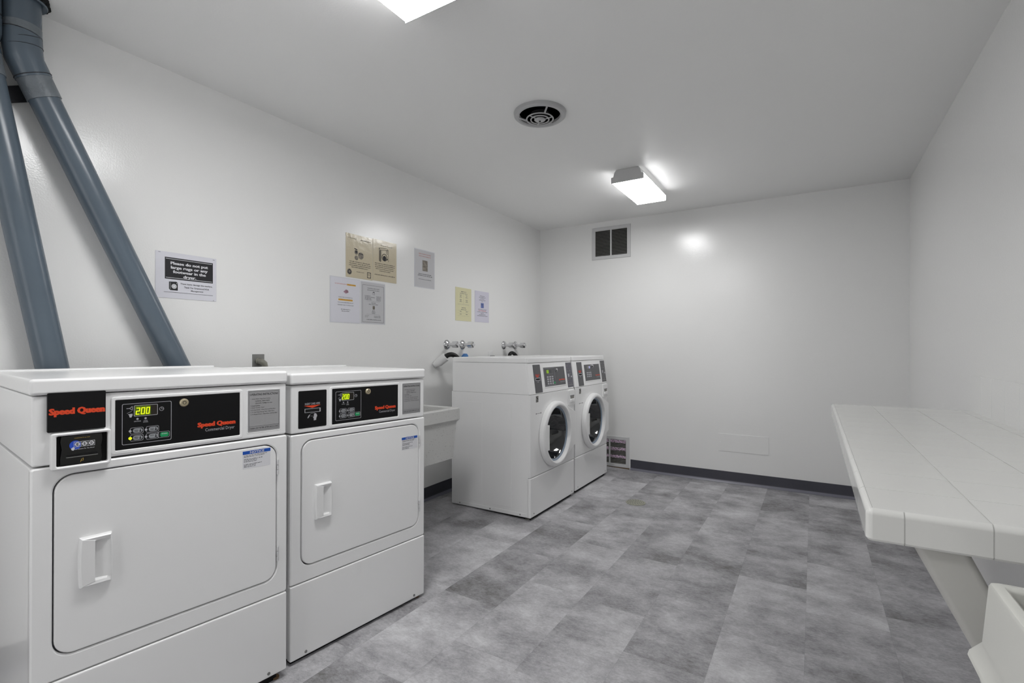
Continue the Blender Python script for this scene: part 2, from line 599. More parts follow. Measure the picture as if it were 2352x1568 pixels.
# ================================================================ CEILING LIGHTS
def ceiling_light(x0, x1, y0, y1, label, power):
    lens_m = mat('lit_prismatic_lens', 'ffffff', 0.4, emit='ffffff', estr=LENS_POWER * power)
    xm, ym = (x0 + x1) / 2, (y0 + y1) / 2
    hw, hl = (x1 - x0) / 2, (y1 - y0) / 2
    t = thing('ceiling_light', label, 'ceiling light', (xm, ym, ZC), 0, 'wraparound ceiling lights')
    zb = -0.090
    # metal pan against the ceiling
    bm = bmesh.new()
    pr = [(-hw * 0.70, 0), (-hw * 0.80, -0.035), (-hw * 0.86, -0.048), (hw * 0.86, -0.048), (hw * 0.80, -0.035), (hw * 0.70, 0)]
    a = [bm.verts.new((x, -hl + 0.004, z)) for x, z in pr]
    b = [bm.verts.new((x, hl - 0.004, z)) for x, z in pr]
    for i in range(len(pr)):
        j = (i + 1) % len(pr)
        bm.faces.new((a[i], a[j], b[j], b[i]))
    bm.faces.new(a); bm.faces.new(b[::-1])
    obj('housing', bm, 'housing', t)
    # wrap lens: open-topped trough with softly rounded lower edges
    bm = bmesh.new()
    pr = [(-hw, -0.048), (-hw, zb + 0.008), (-hw + 0.003, zb + 0.002), (-hw + 0.010, zb), (hw - 0.010, zb), (hw - 0.003, zb + 0.002), (hw, zb + 0.008), (hw, -0.048),
          (hw - 0.004, -0.048), (hw - 0.004, zb + 0.009), (hw - 0.012, zb + 0.005), (-hw + 0.012, zb + 0.005), (-hw + 0.004, zb + 0.009), (-hw + 0.004, -0.048)]
    a = [bm.verts.new((x, -hl + 0.003, z)) for x, z in pr]
    b = [bm.verts.new((x, hl - 0.003, z)) for x, z in pr]
    for i in range(len(pr)):
        j = (i + 1) % len(pr)
        bm.faces.new((a[i], a[j], b[j], b[i]))
    bm.faces.new(a); bm.faces.new(b[::-1])
    lo = obj('lens', bm, lens_m, t)
    lo.data.materials.append(M['lens_side'])
    lo.data.materials.append(M['housing'])
    for p in lo.data.polygons:
        if abs(p.normal.x) > 0.8:
            p.material_index = 1
        elif p.normal.z > 0.4:
            p.material_index = 2
    for sx in (-1, 1):
        obj('tube', tube(bmesh.new(), [(sx * 0.055, -hl + 0.02, -0.066), (sx * 0.055, hl - 0.02, -0.066)], 0.012, 12), 'lamp_tube', t)
    for s in (-1, 1):
        bm = bmesh.new()
        P = [(-hw - 0.001, zb - 0.001), (hw + 0.001, zb - 0.001), (hw + 0.001, -0.050), (hw * 0.87, -0.047), (hw * 0.80, -0.016), (hw * 0.70, -0.001),
             (-hw * 0.70, -0.001), (-hw * 0.80, -0.016), (-hw * 0.87, -0.047), (-hw - 0.001, -0.050)]
        yy = s * hl
        poly(bm, P, -yy - 0.0015, -yy + 0.0015)
        obj('end_cap', bm, 'housing', t)
    return t
ceiling_light(-1.250, -1.016, 3.428, 4.040, 'white wraparound ceiling light with grey end cap, near the back wall', 0.74)
ceiling_light(-1.278, -1.040, 0.735, 1.345, 'lit ceiling light with ribbed lens, cut off by the top edge of the photo', 1.08)
ceiling_light(-1.260, -1.030, -1.35, -0.74, 'added wraparound ceiling light behind the viewer, unseen fill for the room', 0.6)  # extra fixture added out of view to fill the walls and ceiling

# ================================================================ ROUND CEILING FAN GRILLE
fx, fy = -1.274, 2.379
t = thing('ceiling_vent_fan', 'round grey metal vent grille with concentric rings on the ceiling', 'vent', (fx, fy, ZC))
bm = bmesh.new()
lathe(bm, [(0.110, -0.004), (0.112, -0.016), (0.120, -0.021), (0.134, -0.020), (0.141, -0.014), (0.143, 0.0), (0.112, 0.0), (0.110, -0.004)], (0, 0, 0), 'z', 64, False)
obj('outer_ring', bm, 'fanm', t)
bm = bmesh.new()
lathe(bm, [(0.111, -0.001), (0.0, -0.001)], (0, 0, 0), 'z', 48)
lathe(bm, [(0.05, -0.003), (0.045, -0.010), (0.0, -0.012)], (0, 0, 0), 'z', 24)
obj('dark_opening', bm, 'void', t)
def torus(bm, R, r, z, n=48, k=8):
    lathe(bm, [(R + r * math.cos(2 * PI * i / k), z + 0.7 * r * math.sin(2 * PI * i / k)) for i in range(k + 1)], (0, 0, 0), 'z', n, False)
    return bm
obj('grille_ring', torus(bmesh.new(), 0.072, 0.0042, -0.033), 'fanm', t)
obj('grille_ring', torus(bmesh.new(), 0.049, 0.0038, -0.036), 'fanm', t)
bm = bmesh.new()
lathe(bm, [(0.0, -0.044), (0.012, -0.044), (0.026, -0.041), (0.031, -0.037), (0.029, -0.033), (0.0, -0.033)], (0, 0, 0), 'z', 36)
obj('hub', bm, 'fanm', t)
obj('hub_screw', lathe(bmesh.new(), [(0.0, -0.0465), (0.005, -0.0465), (0.0055, -0.044), (0.0, -0.0439)], (0, 0, 0), 'z', 16), 'void', t)
for k in range(3):
    a = math.radians(78 + 120 * k)
    tube(bm := bmesh.new(), [(0.112 * math.cos(a), 0.112 * math.sin(a), -0.015), (0.073 * math.cos(a), 0.073 * math.sin(a), -0.033)], 0.005, 10)
    obj('spoke', bm, 'fanm', t)
    a += math.radians(50)
    tube(bm := bmesh.new(), [(0.073 * math.cos(a), 0.073 * math.sin(a), -0.033), (0.030 * math.cos(a), 0.030 * math.sin(a), -0.037)], 0.0035, 10)
    obj('spoke', bm, 'fanm', t)

# ================================================================ WALL VENTS ON THE BACK WALL
def wall_vent(x0, x1, z0, z1, label, lint, nsl):
    w, h = x1 - x0, z1 - z0
    t = thing('wall_vent', label, 'vent', (x0, YB, z0), 0, 'louvred vents on the back wall')
    A = rr(0, w, 0, h, 0.003, 2)
    B = rr(0.037, w - 0.037, 0.035, h - 0.035, 0.003, 2)
    obj('frame', ring(bmesh.new(), A, B, 0.0, 0.009, bev=0.004), 'grille', t)
    obj('dark_opening', poly(bmesh.new(), rr(0.03, w - 0.03, 0.03, h - 0.03, 0, 1), -0.0, 0.0008), 'void', t)
    obj('mullion', poly(bmesh.new(), rr(w / 2 - 0.0075, w / 2 + 0.0075, 0.03, h - 0.03, 0, 1), 0.001, 0.009, bev=0.002), 'grille', t)
    hh = h - 0.07
    for (a, b) in ((0.037, w / 2 - 0.0075), (w / 2 + 0.0075, w - 0.037)):
        for k in range(nsl):
            z = 0.035 + hh * (k + 0.62) / nsl
            bm = bmesh.new()
            vs = [(a, 0.0015, z + 0.0012), (b, 0.0015, z + 0.0012), (b, 0.007, z - 0.0018), (a, 0.007, z - 0.0018)]
            v1 = [bm.verts.new(T0(*p)) for p in vs]
            v2 = [bm.verts.new(T0(p[0], p[1], p[2] + 0.0028)) for p in vs]
            bm.faces.new(v1[::-1]); bm.faces.new(v2)
            for i in range(4):
                j = (i + 1) % 4
                bm.faces.new((v1[i], v1[j], v2[j], v2[i]))
            obj('slat', bm, 'slat', t)
    if lint:
        rng = random.Random(5)
        bm = bmesh.new()
        for z, hgt in ((0.255, 0.026), (0.180, 0.028), (0.105, 0.024)):
            x = 0.039
            while x < w - 0.040:
                if abs(x - w / 2) > 0.010:
                    for _ in range(4):
                        c = Vector((x + rng.uniform(-.003, .003), -0.006 - rng.uniform(0, .002), z + rng.uniform(-hgt / 2, hgt / 2)))
                        r = rng.uniform(0.0025, 0.0048)
                        m4 = Matrix.Translation(c) @ Matrix.Diagonal((1.3, 0.5, 0.9, 1))
                        bmesh.ops.create_icosphere(bm, subdivisions=1, radius=r, matrix=m4)
                x += 0.0044
        o = obj('lint', bm, 'lint', t)
        o['label'] = 'bands of pinkish lint caught in the slats'
        o['kind'] = 'stuff'
        obj('rusty_edge', poly(bmesh.new(), rr(0.0, w, -0.010, 0.0005, 0, 1), 0.0, 0.005), 'rust', t)
    return t
wall_vent(-1.937, -1.532, 2.095, 2.420, 'white louvred vent high on the back wall under the ceiling', False, 18)
wall_vent(-1.950, -1.545, 0.016, 0.321, 'white floor-level vent with pink lint, beside the far washer', True, 17)

bm = bmesh.new()
poly(bm, rr(0, 0.403, 0, 0.155, 0.003, 2), 0.0, 0.0035, bev=0.001)
t = thing('access_panel', 'painted-over rectangular cover plate low on the back wall', 'access panel', (-0.730, YB, 0.280))
obj('plate', bm, 'wall', t)
for x in (0.016, 0.388):
    obj('screw', lathe(bmesh.new(), [(0.004, -0.0035), (0.004, -0.0052), (0.0, -0.0058)], (x, 0, 0.078), 'y', 12), 'wall', t)

# ================================================================ LEFT WALL FRAME (x of the frame runs along +Y, outward is +X)
LW = PI / 2
def wall_thing(name, label, cat, y, z, group=None):
    return thing(name, label, cat, (XL, y, z), LW, group)

def notice(y0, y1, z0, z1, label, m, rot=0.0, film=None, thick=0.0008):
    t = wall_thing('notice', label, 'notice', y0, z0, 'notices on the left wall')
    t.rotation_euler = (0, 0, LW)
    w, h = y1 - y0, z1 - z0
    if film:
        obj('plastic_sleeve', poly(bmesh.new(), rr(-0.006, w + 0.006, -0.006, h + 0.006, 0.004, 3), 0.0004, 0.0011), 'film', t)
    obj('sheet', poly(bmesh.new(), rr(0, w, 0, h, 0.002, 2), 0.0006, 0.0014 + thick), m, t)
    return t, w, h, 0.0014 + thick

rng = random.Random(11)
# 1 "Please do not put..." --------------------------------------------------
t, w, h, s = notice(1.066, 1.333, 1.425, 1.637, 'white sheet with black PLEASE DO NOT PUT LARGE RUGS block, right of the ducts', 'paper')
obj('black_block', poly(bmesh.new(), rr(0.038, 0.250, 0.088, 0.188, 0, 1), s, s + 0.0003), 'ink', t)
bm = bmesh.new()
poly(bm, rr(0.042, 0.246, 0.1805, 0.1825, 0, 1), s + 0.0003, s + 0.0005)
poly(bm, rr(0.042, 0.246, 0.0935, 0.0955, 0, 1), s + 0.0003, s + 0.0005)
for i, ln in enumerate(('Please do not put', 'large rugs or any', 'footwear in the', 'dryer.')):
    wd_ = (0.164, 0.162, 0.144, 0.056)[i]
    desc = (0.004, 0.004, 0.0, 0.004)[i]
    z = 0.1560 - i * 0.0195
    text_into(bm, ln, 0.144 - wd_ / 2, 0.144 + wd_ / 2, z - desc, z + 0.0135, s + 0.0004, bold=0.015, fat=0.0007)
obj('white_lettering', bm, 'white', t, smooth=False)
bm = bmesh.new()
text_into(bm, 'These items damage the machine.', 0.103, 0.248, 0.0655, 0.0745, s, bold=0.02)
text_into(bm, 'Thank You Greenwood HOA', 0.119, 0.232, 0.0515, 0.0595, s, bold=0.02)
text_into(bm, 'Management', 0.149, 0.205, 0.0365, 0.0445, s, bold=0.02)
poly(bm, rr(0.034, 0.250, 0.027, 0.0285, 0, 1), s, s + 0.0003)
for a, b in (((0.012, 0.2075), (0.020, 0.2072)), ((0.250, 0.2045), (0.258, 0.204)), ((0.250, 0.004), (0.256, 0.0042))):
    stroke(bm, [a, b], 0.0014, s, s + 0.0003)
obj('black_lettering', bm, 'ink', t, smooth=False)
bm = bmesh.new()
poly(bm, [(0.055, 0.043), (0.060, 0.037), (0.092, 0.037), (0.092, 0.072), (0.086, 0.078), (0.055, 0.076)], s, s + 0.0003)
obj('machine_drawing', bm, 'ink', t, smooth=False)
bm = bmesh.new()
poly(bm, circ(0.0765, 0.0555, 0.0108, 24), s + 0.0003, s + 0.0005)
poly(bm, circ(0.088, 0.0695, 0.002, 12), s + 0.0003, s + 0.0005)
stroke(bm, [(0.0605, 0.041), (0.0605, 0.073)], 0.0008, s + 0.0003, s + 0.0005)
obj('machine_drawing', bm, 'white', t, smooth=False)
bm = bmesh.new()
ring(bm, circ(0.0765, 0.0555, 0.0074, 24), circ(0.0765, 0.0555, 0.0062, 24), s + 0.0005, s + 0.0006)
obj('machine_drawing', bm, 'inkg', t, smooth=False)

def para(bm, lines, xc, z, dz, h_, s, word=0.009, align='c'):
    for i, wdt in enumerate(lines):
        if wdt <= 0: continue
        bars(bm, xc - wdt / 2, xc + wdt / 2, z - i * dz, h_, rng, s, word=word)

# 2 tan left ---------------------------------------------------------------
t, w, h, s = notice(2.131, 2.354, 1.650, 1.931, 'tan laminated notice with pictures of round faces, left of the drawn washer notice', 'tan')
bm = bmesh.new()
text_into(bm, 'Courtesy', 0.018, 0.085, 0.249, 0.258, s, bold=0.01)
bars(bm, 0.12, 0.21, 0.250, 0.006, rng, s)
para(bm, (0.17, 0.18, 0.18, 0.14), 0.115, 0.102, 0.012, 0.0055, s)
bars(bm, 0.085, 0.15, 0.040, 0.004, rng, s)
obj('print', bm, 'ink', t, smooth=False)
for cx, cz, r in ((0.083, 0.168, 0.015), (0.085, 0.132, 0.015), (0.122, 0.150, 0.023), (0.028, 0.036, 0.019)):
    obj('picture', poly(bmesh.new(), circ(cx, cz, r, 20), s, s + 0.0003), 'photo', t, smooth=False)
bm = bmesh.new()
ring(bm, rr(0.175, 0.208, 0.012, 0.050, 0.002, 2), rr(0.179, 0.204, 0.016, 0.046, 0.002, 2), s, s + 0.0003)
ring(bm, circ(0.190, 0.034, 0.007, 16), circ(0.190, 0.034, 0.005, 16), s, s + 0.0003)
ring(bm, circ(0.028, 0.036, 0.014, 16), circ(0.028, 0.036, 0.009, 16), s + 0.0003, s + 0.0006)
poly(bm, circ(0.083, 0.170, 0.008, 16), s + 0.0003, s + 0.0006)
stroke(bm, [(0.105, 0.165), (0.14, 0.16)], 0.004, s + 0.0003, s + 0.0006)
stroke(bm, [(0.07, 0.19), (0.09, 0.186)], 0.006, s, s + 0.0003)
obj('ink_drawing', bm, 'ink', t, smooth=False)
# 3 tan right --------------------------------------------------------------
t, w, h, s = notice(2.357, 2.577, 1.654, 1.936, 'tan laminated notice with a black drawing of a front-load washer', 'tan')
bm = bmesh.new()
text_into(bm, 'front load', 0.07, 0.175, 0.243, 0.252, s, bold=0.0)
para(bm, (0.185, 0.185, 0.18, 0.17, 0.10), 0.11, 0.118, 0.0125, 0.0055, s)
bars(bm, 0.015, 0.205, 0.040, 0.006, rng, s)
obj('print', bm, 'ink', t, smooth=False)
bm = bmesh.new()
for P in ([(0.055, 0.226), (0.068, 0.214), (0.140, 0.222), (0.128, 0.234), (0.055, 0.226)], [(0.055, 0.226), (0.055, 0.142), (0.068, 0.134), (0.068, 0.214)],
          [(0.140, 0.222), (0.142, 0.143)], [(0.076, 0.212), (0.076, 0.138)]):
    stroke(bm, P, 0.0028, s, s + 0.0003)
ring(bm, circ(0.105, 0.168, 0.0255, 28), circ(0.105, 0.168, 0.021, 28), s, s + 0.0003)
poly(bm, circ(0.105, 0.163, 0.0165, 24), s, s + 0.0003)
for z in (0.193, 0.203, 0.212):
    ring(bm, rr(0.122, 0.135, z, z + 0.007, 0, 1), rr(0.1238, 0.1332, z + 0.0015, z + 0.0055, 0, 1), s, s + 0.0003)
poly(bm, circ(0.130, 0.158, 0.006, 14), s, s + 0.0003)
poly(bm, [(0.060, 0.215), (0.068, 0.210), (0.068, 0.136), (0.060, 0.142)], s, s + 0.0002)
obj('washer_drawing', bm, 'ink', t, smooth=False)
# 4 white with yellow highlight ---------------------------------------------
t, w, h, s = notice(2.015, 2.240, 1.360, 1.637, 'white notice with yellow highlighted lines, bottom left of the cluster', 'paper', film=True)
bm = bmesh.new()
poly(bm, rr(0.125, 0.195, 0.2345, 0.2445, 0, 1), s, s + 0.0002)
poly(bm, rr(0.058, 0.170, 0.135, 0.146, 0, 1), s, s + 0.0002)
obj('highlighter', bm, 'hl', t, smooth=False)
bm = bmesh.new()
text_into(bm, 'DO NOT WASH RUGS IN', 0.032, 0.122, 0.2365, 0.2425, s + 0.0002)
text_into(bm, 'WASHERS OR DRYERS', 0.126, 0.194, 0.2365, 0.2425, s + 0.0002)
text_into(bm, 'COMMERCIAL LAUNDROMAT', 0.060, 0.168, 0.1375, 0.1435, s + 0.0002)
obj('red_print', bm, 'red', t, smooth=False)
bm = bmesh.new()
text_into(bm, 'PLEASE TAKE YOUR RUGS TO A', 0.059, 0.169, 0.1535, 0.1595, s, bold=0.01)
text_into(bm, 'THE WASHING MACHINES ARE NOT', 0.052, 0.176, 0.1205, 0.1265, s, bold=0.01)
text_into(bm, 'DESIGNED ABLE TO WASH RUGS', 0.052, 0.176, 0.1045, 0.1105, s, bold=0.01)
bars(bm, 0.078, 0.150, 0.078, 0.005, rng, s)
bars(bm, 0.083, 0.143, 0.067, 0.005, rng, s)
obj('black_print', bm, 'inkg', t, smooth=False)
obj('picture', poly(bmesh.new(), [(0.096, 0.192), (0.115, 0.181), (0.137, 0.190), (0.133, 0.203), (0.117, 0.208)], s, s + 0.0003), 'photop', t, smooth=False)
# 5 white with border --------------------------------------------------------
t, w, h, s = notice(2.256, 2.464, 1.362, 1.634, 'white bordered price notice right of the highlighted notice', 'papergrey', film=True)
bm = bmesh.new()
ring(bm, rr(0.010, 0.200, 0.006, 0.254, 0.005, 3), rr(0.0118, 0.1982, 0.0078, 0.2522, 0.004, 3), s, s + 0.0003)
text_into(bm, 'WASHING MACHINE', 0.052, 0.158, 0.2300, 0.2365, s, bold=0.02)
bars(bm, 0.052, 0.158, 0.219, 0.005, rng, s)
for i in range(4):
    bars(bm, 0.030, (0.078, 0.118, 0.085, 0.090)[i], 0.180 - i * 0.0085, 0.005, rng, s)
    bars(bm, 0.132, 0.172, 0.180 - i * 0.0085, 0.005, rng, s)
stroke(bm, [(0.045, 0.147), (0.165, 0.147)], 0.0008, s, s + 0.0003)
text_into(bm, 'DRYER', 0.088, 0.126, 0.1330, 0.1395, s, bold=0.02)
bars(bm, 0.066, 0.148, 0.1245, 0.005, rng, s)
para(bm, (0.022, 0.028, 0.034, 0.030), 0.107, 0.086, 0.007, 0.0045, s)
stroke(bm, [(0.045, 0.060), (0.165, 0.060)], 0.0008, s, s + 0.0003)
text_into(bm, 'WASHER', 0.030, 0.066, 0.0475, 0.0530, s)
text_into(bm, 'DRYER', 0.030, 0.058, 0.0385, 0.0440, s)
bars(bm, 0.110, 0.168, 0.0475, 0.005, rng, s)
bars(bm, 0.110, 0.168, 0.0385, 0.005, rng, s)
bars(bm, 0.045, 0.175, 0.0215, 0.006, rng, s)
ring(bm, rr(0.099, 0.117, 0.192, 0.210, 0.004, 3), rr(0.1008, 0.1152, 0.1938, 0.2062, 0.003, 3), s, s + 0.0003)
poly(bm, rr(0.101, 0.115, 0.208, 0.213, 0.001, 2), s, s + 0.0003)
obj('print', bm, 'inkg', t, smooth=False)
obj('picture', poly(bmesh.new(), rr(0.098, 0.118, 0.094, 0.118, 0.005, 3), s, s + 0.0003), 'photo', t, smooth=False)
# 6 grey clear sleeve --------------------------------------------------------
t, w, h, s = notice(2.768, 2.988, 1.660, 1.938, 'pale notice in clear sleeve with small photo, right of the tan notices', 'papergrey', film=True)
obj('picture', poly(bmesh.new(), rr(0.083, 0.143, 0.123, 0.205, 0, 1), s, s + 0.0003), 'photo', t, smooth=False)
bm = bmesh.new()
text_into(bm, 'NEW LAUNDRY MACHINE', 0.042, 0.178, 0.2475, 0.2545, s)
text_into(bm, 'HELP IN THE LAUNDROOM', 0.044, 0.178, 0.2305, 0.2375, s)
obj('red_print', bm, 'red', t, smooth=False)
bm = bmesh.new()
bars(bm, 0.040, 0.186, 0.0960, 0.006, rng, s)
bars(bm, 0.032, 0.194, 0.0840, 0.006, rng, s)
bars(bm, 0.040, 0.186, 0.0570, 0.004, rng, s)
obj('black_print', bm, 'ink', t, smooth=False)
# 7 yellow -------------------------------------------------------------------
t, w, h, s = notice(3.257, 3.479, 1.427, 1.707, 'pale yellow sheet with two columns of print, above the near pair of valves', 'yellow')
bm = bmesh.new()
bars(bm, 0.076, 0.150, 0.243, 0.007, rng, s, word=0.03)
bars(bm, 0.060, 0.165, 0.229, 0.006, rng, s)
for xc in (0.072, 0.155):
    for i, z in enumerate((0.215, 0.206, 0.197, 0.177, 0.168, 0.159)):
        ww = (0.030, 0.014, 0.036, 0.028, 0.020, 0.032)[i]
        bars(bm, xc - ww / 2, xc + ww / 2, z, 0.0048, rng, s)
bars(bm, 0.085, 0.140, 0.108, 0.007, rng, s, word=0.03)
bars(bm, 0.075, 0.150, 0.094, 0.006, rng, s)
for z in (0.077, 0.054):
    bars(bm, 0.060, 0.084, z, 0.006, rng, s)
    bars(bm, 0.143, 0.170, z, 0.006, rng, s)
obj('print', bm, 'inkg', t, smooth=False)
bm = bmesh.new()
for z in (0.137, 0.142, 0.088, 0.066, 0.043):
    stroke(bm, [(0.03, z), (0.19, z)], 0.0007, s, s + 0.0003)
stroke(bm, [(0.112, 0.147), (0.112, 0.226)], 0.0007, s, s + 0.0003)
obj('ruled_lines', bm, 'slat', t, smooth=False)
# 8 lavender -----------------------------------------------------------------
t, w, h, s = notice(3.534, 3.752, 1.428, 1.704, 'pale lavender sheet with small blue picture, rightmost of the notices', 'lav')
obj('picture', poly(bmesh.new(), rr(0.090, 0.134, 0.128, 0.172, 0.002, 2), s, s + 0.0003), 'photob', t, smooth=False)
bm = bmesh.new()
para(bm, (0.07, 0.10, 0.06, 0.10, 0.02), 0.112, 0.232, 0.0125, 0.0055, s)
para(bm, (0.13, 0, 0.16, 0.05, 0.10, 0.16), 0.112, 0.112, 0.0115, 0.0055, s)
obj('black_print', bm, 'inkg', t, smooth=False)
bm = bmesh.new()
bars(bm, 0.054, 0.172, 0.1005, 0.0055, rng, s)
obj('red_print', bm, 'red', t, smooth=False)

# ================================================================ VALVES
def valve(y, label, spin):
    t = wall_thing('wall_faucet', label, 'faucet', y, 1.225, 'chrome wall faucets above the washers')
    t.rotation_euler = (0, 0, LW)
    bm = lathe(bmesh.new(), [(0.040, 0.0), (0.040, -0.003), (0.036, -0.009), (0.026, -0.015), (0.018, -0.019), (0.0175, -0.0195)], (0, 0, 0), 'y', 36)
    obj('escutcheon', bm, 'chrome', t)
    bm = lathe(bmesh.new(), [(0.013, -0.015), (0.013, -0.050), (0.016, -0.052), (0.016, -0.060), (0.013, -0.064)], (0, 0, 0), 'y', 24)
    obj('stem', bm, 'chrome', t)
    bm = bmesh.new()
    n = 40
    rows = []
    for h_, k in ((-0.058, 0.6), (-0.062, 1.0), (-0.100, 1.05), (-0.113, 0.95), (-0.119, 0.70), (-0.121, 0.3)):
        row = []
        for i in range(n):
            a = 2 * PI * i / n + spin
            r = (0.0215 + 0.0045 * math.cos(4 * a)) * k
            row.append(bm.verts.new((r * math.cos(a), h_, r * math.sin(a))))
        rows.append(row)
    for a, b in zip(rows, rows[1:]):
        for i in range(n):
            j = (i + 1) % n
            bm.faces.new((a[i], a[j], b[j], b[i]))
    bm.faces.new(rows[0][::-1]); bm.faces.new(rows[-1])
    obj('handle', bm, 'chrome', t)
    return t
valve(3.145, 'chrome wall faucet with fluted handle, leftmost of the four', 0.3)
valve(3.354, 'chrome wall faucet with fluted handle, second from the left', 0.9)
valve(4.009, 'chrome wall faucet with fluted handle, third from the left', 0.2)
valve(4.219, 'chrome wall faucet with fluted handle, closest to the back corner', 0.7)

# square steel cover plate with gas elbow behind the dryers
t = wall_thing('pipe_cover_plate', 'square grey metal plate with a pipe fitting on the wall behind the dryers', 'cover plate', 1.518, 1.090)
t.rotation_euler = (0, 0, LW)
obj('plate', poly(bmesh.new(), rr(0, 0.066, 0.0, 0.072, 0.002, 2), 0.0, 0.004, bev=0.001), 'steel', t)
obj('elbow', tube(bmesh.new(), [(0.033, 0, 0.034), (0.033, -0.018, 0.034), (0.037, -0.03, 0.031), (0.046, -0.036, 0.022), (0.052, -0.038, 0.0), (0.052, -0.038, -0.06)], [0.015, 0.016, 0.016, 0.015, 0.013, 0.012], 18), 'metalfoot', t)
obj('collar', lathe(bmesh.new(), [(0.019, -0.004), (0.019, -0.012), (0.017, -0.014), (0.0, -0.014)], (0.033, 0, 0.034), 'y', 24), 'metalfoot', t)

# small outlet box behind washers
t = wall_thing('wall_outlet', 'small pale outlet cover just above the near washer lid', 'outlet', 3.741, 1.085)
t.rotation_euler = (0, 0, LW)
obj('cover', poly(bmesh.new(), rr(0, 0.075, 0, 0.085, 0.004, 3), 0.0, 0.005, bev=0.002), 'enamel2', t)
obj('plug', poly(bmesh.new(), rr(0.024, 0.070, 0.012, 0.044, 0.006, 3), 0.005, 0.030, bev=0.003), 'darkgrey', t)

# white standpipe + black drain hose + short second hose + blue clip
t = thing('drain_socket', 'short white drain socket slanting out of the wall left of the near washer', 'pipe', (XL + 0.035, 3.05, 0))
obj('socket', tube(bmesh.new(), [(-0.034, -0.062, 1.062), (0.000, -0.045, 1.085), (0.050, -0.020, 1.128)], [0.020, 0.034, 0.035], 28), 'enamel2', t)
x = XL + 0.05
bm = tube(bmesh.new(), bez((XL + 0.070, 3.022, 1.115), (XL + 0.11, 3.05, 1.175), (x + 0.08, 3.14, 1.15), (x + 0.09, 3.18, 1.02)) , 0.019, 16)
tag(obj('drain_hose', bm, 'rubber'), 'black rubber hose curling out of the white socket behind the near washer', 'hose')
bm = tube(bmesh.new(), bez((XL + 0.04, 4.045, 1.10), (x, 4.03, 1.20), (x + 0.01, 4.17, 1.15), (x + 0.03, 4.21, 1.00)), 0.017, 16)
tag(obj('drain_hose', bm, 'rubber'), 'short black hose end below the third faucet, above the washer lids', 'hose')
bm = poly(bmesh.new(), [(3.320, 1.09), (3.42, 1.09), (3.412, 1.135), (3.395, 1.150), (3.37, 1.150), (3.345, 1.130)], 0.0, 0.02, T=lambda a, o, z: Vector((XL + o, a, z)), bev=0.004)
tag(obj('hose_clip', bm, 'bluep'), 'blue plastic piece on the wall showing just above the near washer', 'clip')

# ================================================================ DUCTS
DX = -2.462
def duct_thing(label, path, radii, seams, straps):
    t = thing('exhaust_duct', label, 'duct', (DX, path[0][1], 0.0), 0, 'blue grey exhaust ducts')
    base = Vector((DX, path[0][1], 0))
    return t, base
def ringband(c, d, r, w):
    c = Vector(c); d = Vector(d).normalized()
    return tube(bmesh.new(), [c - d * w / 2, c + d * w / 2], r, 32)

# right-hand duct: down at a slant towards the far dryer
P2 = dict(bot=(1.150, 0.72), seam=(0.666, 2.115), elb=(0.598, 2.262))
def dvec(a, b):
    return Vector((0, b[0] - a[0], b[1] - a[1]))
t = thing('exhaust_duct', 'blue grey round duct slanting down to the right, taped elbow under the ceiling', 'duct', (DX, 0.62, 0), 0, 'blue grey exhaust ducts')
def L2(y, z, x=0.0): return Vector((x, y - 0.62, z))
seam = L2(0.668, 2.125); low = L2(1.235, 0.86)
obj('straight_duct', tube(bmesh.new(), [low, seam], 0.0485, 40), 'duct', t)
d = (seam - low).normalized()
e1 = seam + d * 0.135
v0 = L2(0.607, 2.335); v1 = L2(0.607, 2.475)
obj('tape_band', tube(bmesh.new(), [seam - d * 0.002, seam + d * 0.075], 0.0525, 40), 'tape', t)
obj('elbow', tube(bmesh.new(), [seam + d * 0.07, seam + d * 0.10, e1, L2(0.608, 2.285), v0], [0.0545, 0.055, 0.0555, 0.0555, 0.0550], 40), 'duct', t)
def tiltring(c, nrm, r, th):
    return tube(bmesh.new(), [Vector(c) - Vector(nrm).normalized() * th, Vector(c) + Vector(nrm).normalized() * th], r, 40)
obj('seam_bead', tiltring(seam + d * 0.078, d, 0.0560, 0.0011), 'strap', t)
obj('seam_bead', tiltring(L2(0.609, 2.287), Vector((0, -0.22, 1)), 0.0566, 0.0007), 'strap', t)
obj('seam_bead', tiltring(L2(0.607, 2.320), Vector((0.1, -0.35, 1)), 0.0566, 0.0007), 'strap', t)
obj('seam_bead', tiltring(v0, Vector((0, 0.1, 1)), 0.0555, 0.0009), 'strap', t)
obj('top_pipe', tube(bmesh.new(), [v0, v1], 0.0530, 40), 'duct', t)
obj('tape_band', tube(bmesh.new(), [v0 + Vector((0, 0, 0.002)), v0 + Vector((0, 0, 0.03))], 0.0540, 40), 'tape', t)
obj('flange', lathe(bmesh.new(), [(0.053, -0.010), (0.066, -0.012), (0.070, -0.020), (0.068, -0.024), (0.053, -0.018)], L2(0.607, 2.475), 'z', 40, False), 'duct', t)
# ragged insulation collar
rg = random.Random(3)
bm = bmesh.new()
lathe(bm, [(0.060, 0.0), (0.062, -0.012), (0.070, -0.018), (0.076, -0.014), (0.0765, 0.0)], L2(0.607, 2.475), 'z', 56, False)
for v in bm.verts:
    v.co += Vector((rg.uniform(-1, 1), rg.uniform(-1, 1), rg.uniform(-1, 0.2))) * 0.003
    v.co.z = min(v.co.z, 2.475)
obj('ragged_collar', bm, 'rag', t)
# dark strap from duct to the wall
c0 = seam + d * 0.03
obj('wall_strap', poly(bmesh.new(), [(c0.y - 0.005, c0.z + 0.035), (c0.y - 0.170, c0.z - 0.050), (c0.y - 0.165, c0.z - 0.108), (c0.y + 0.01, c0.z - 0.022)], -0.060, -0.054,
    T=lambda a, o, z: Vector((o, a, z))), 'strap', t)

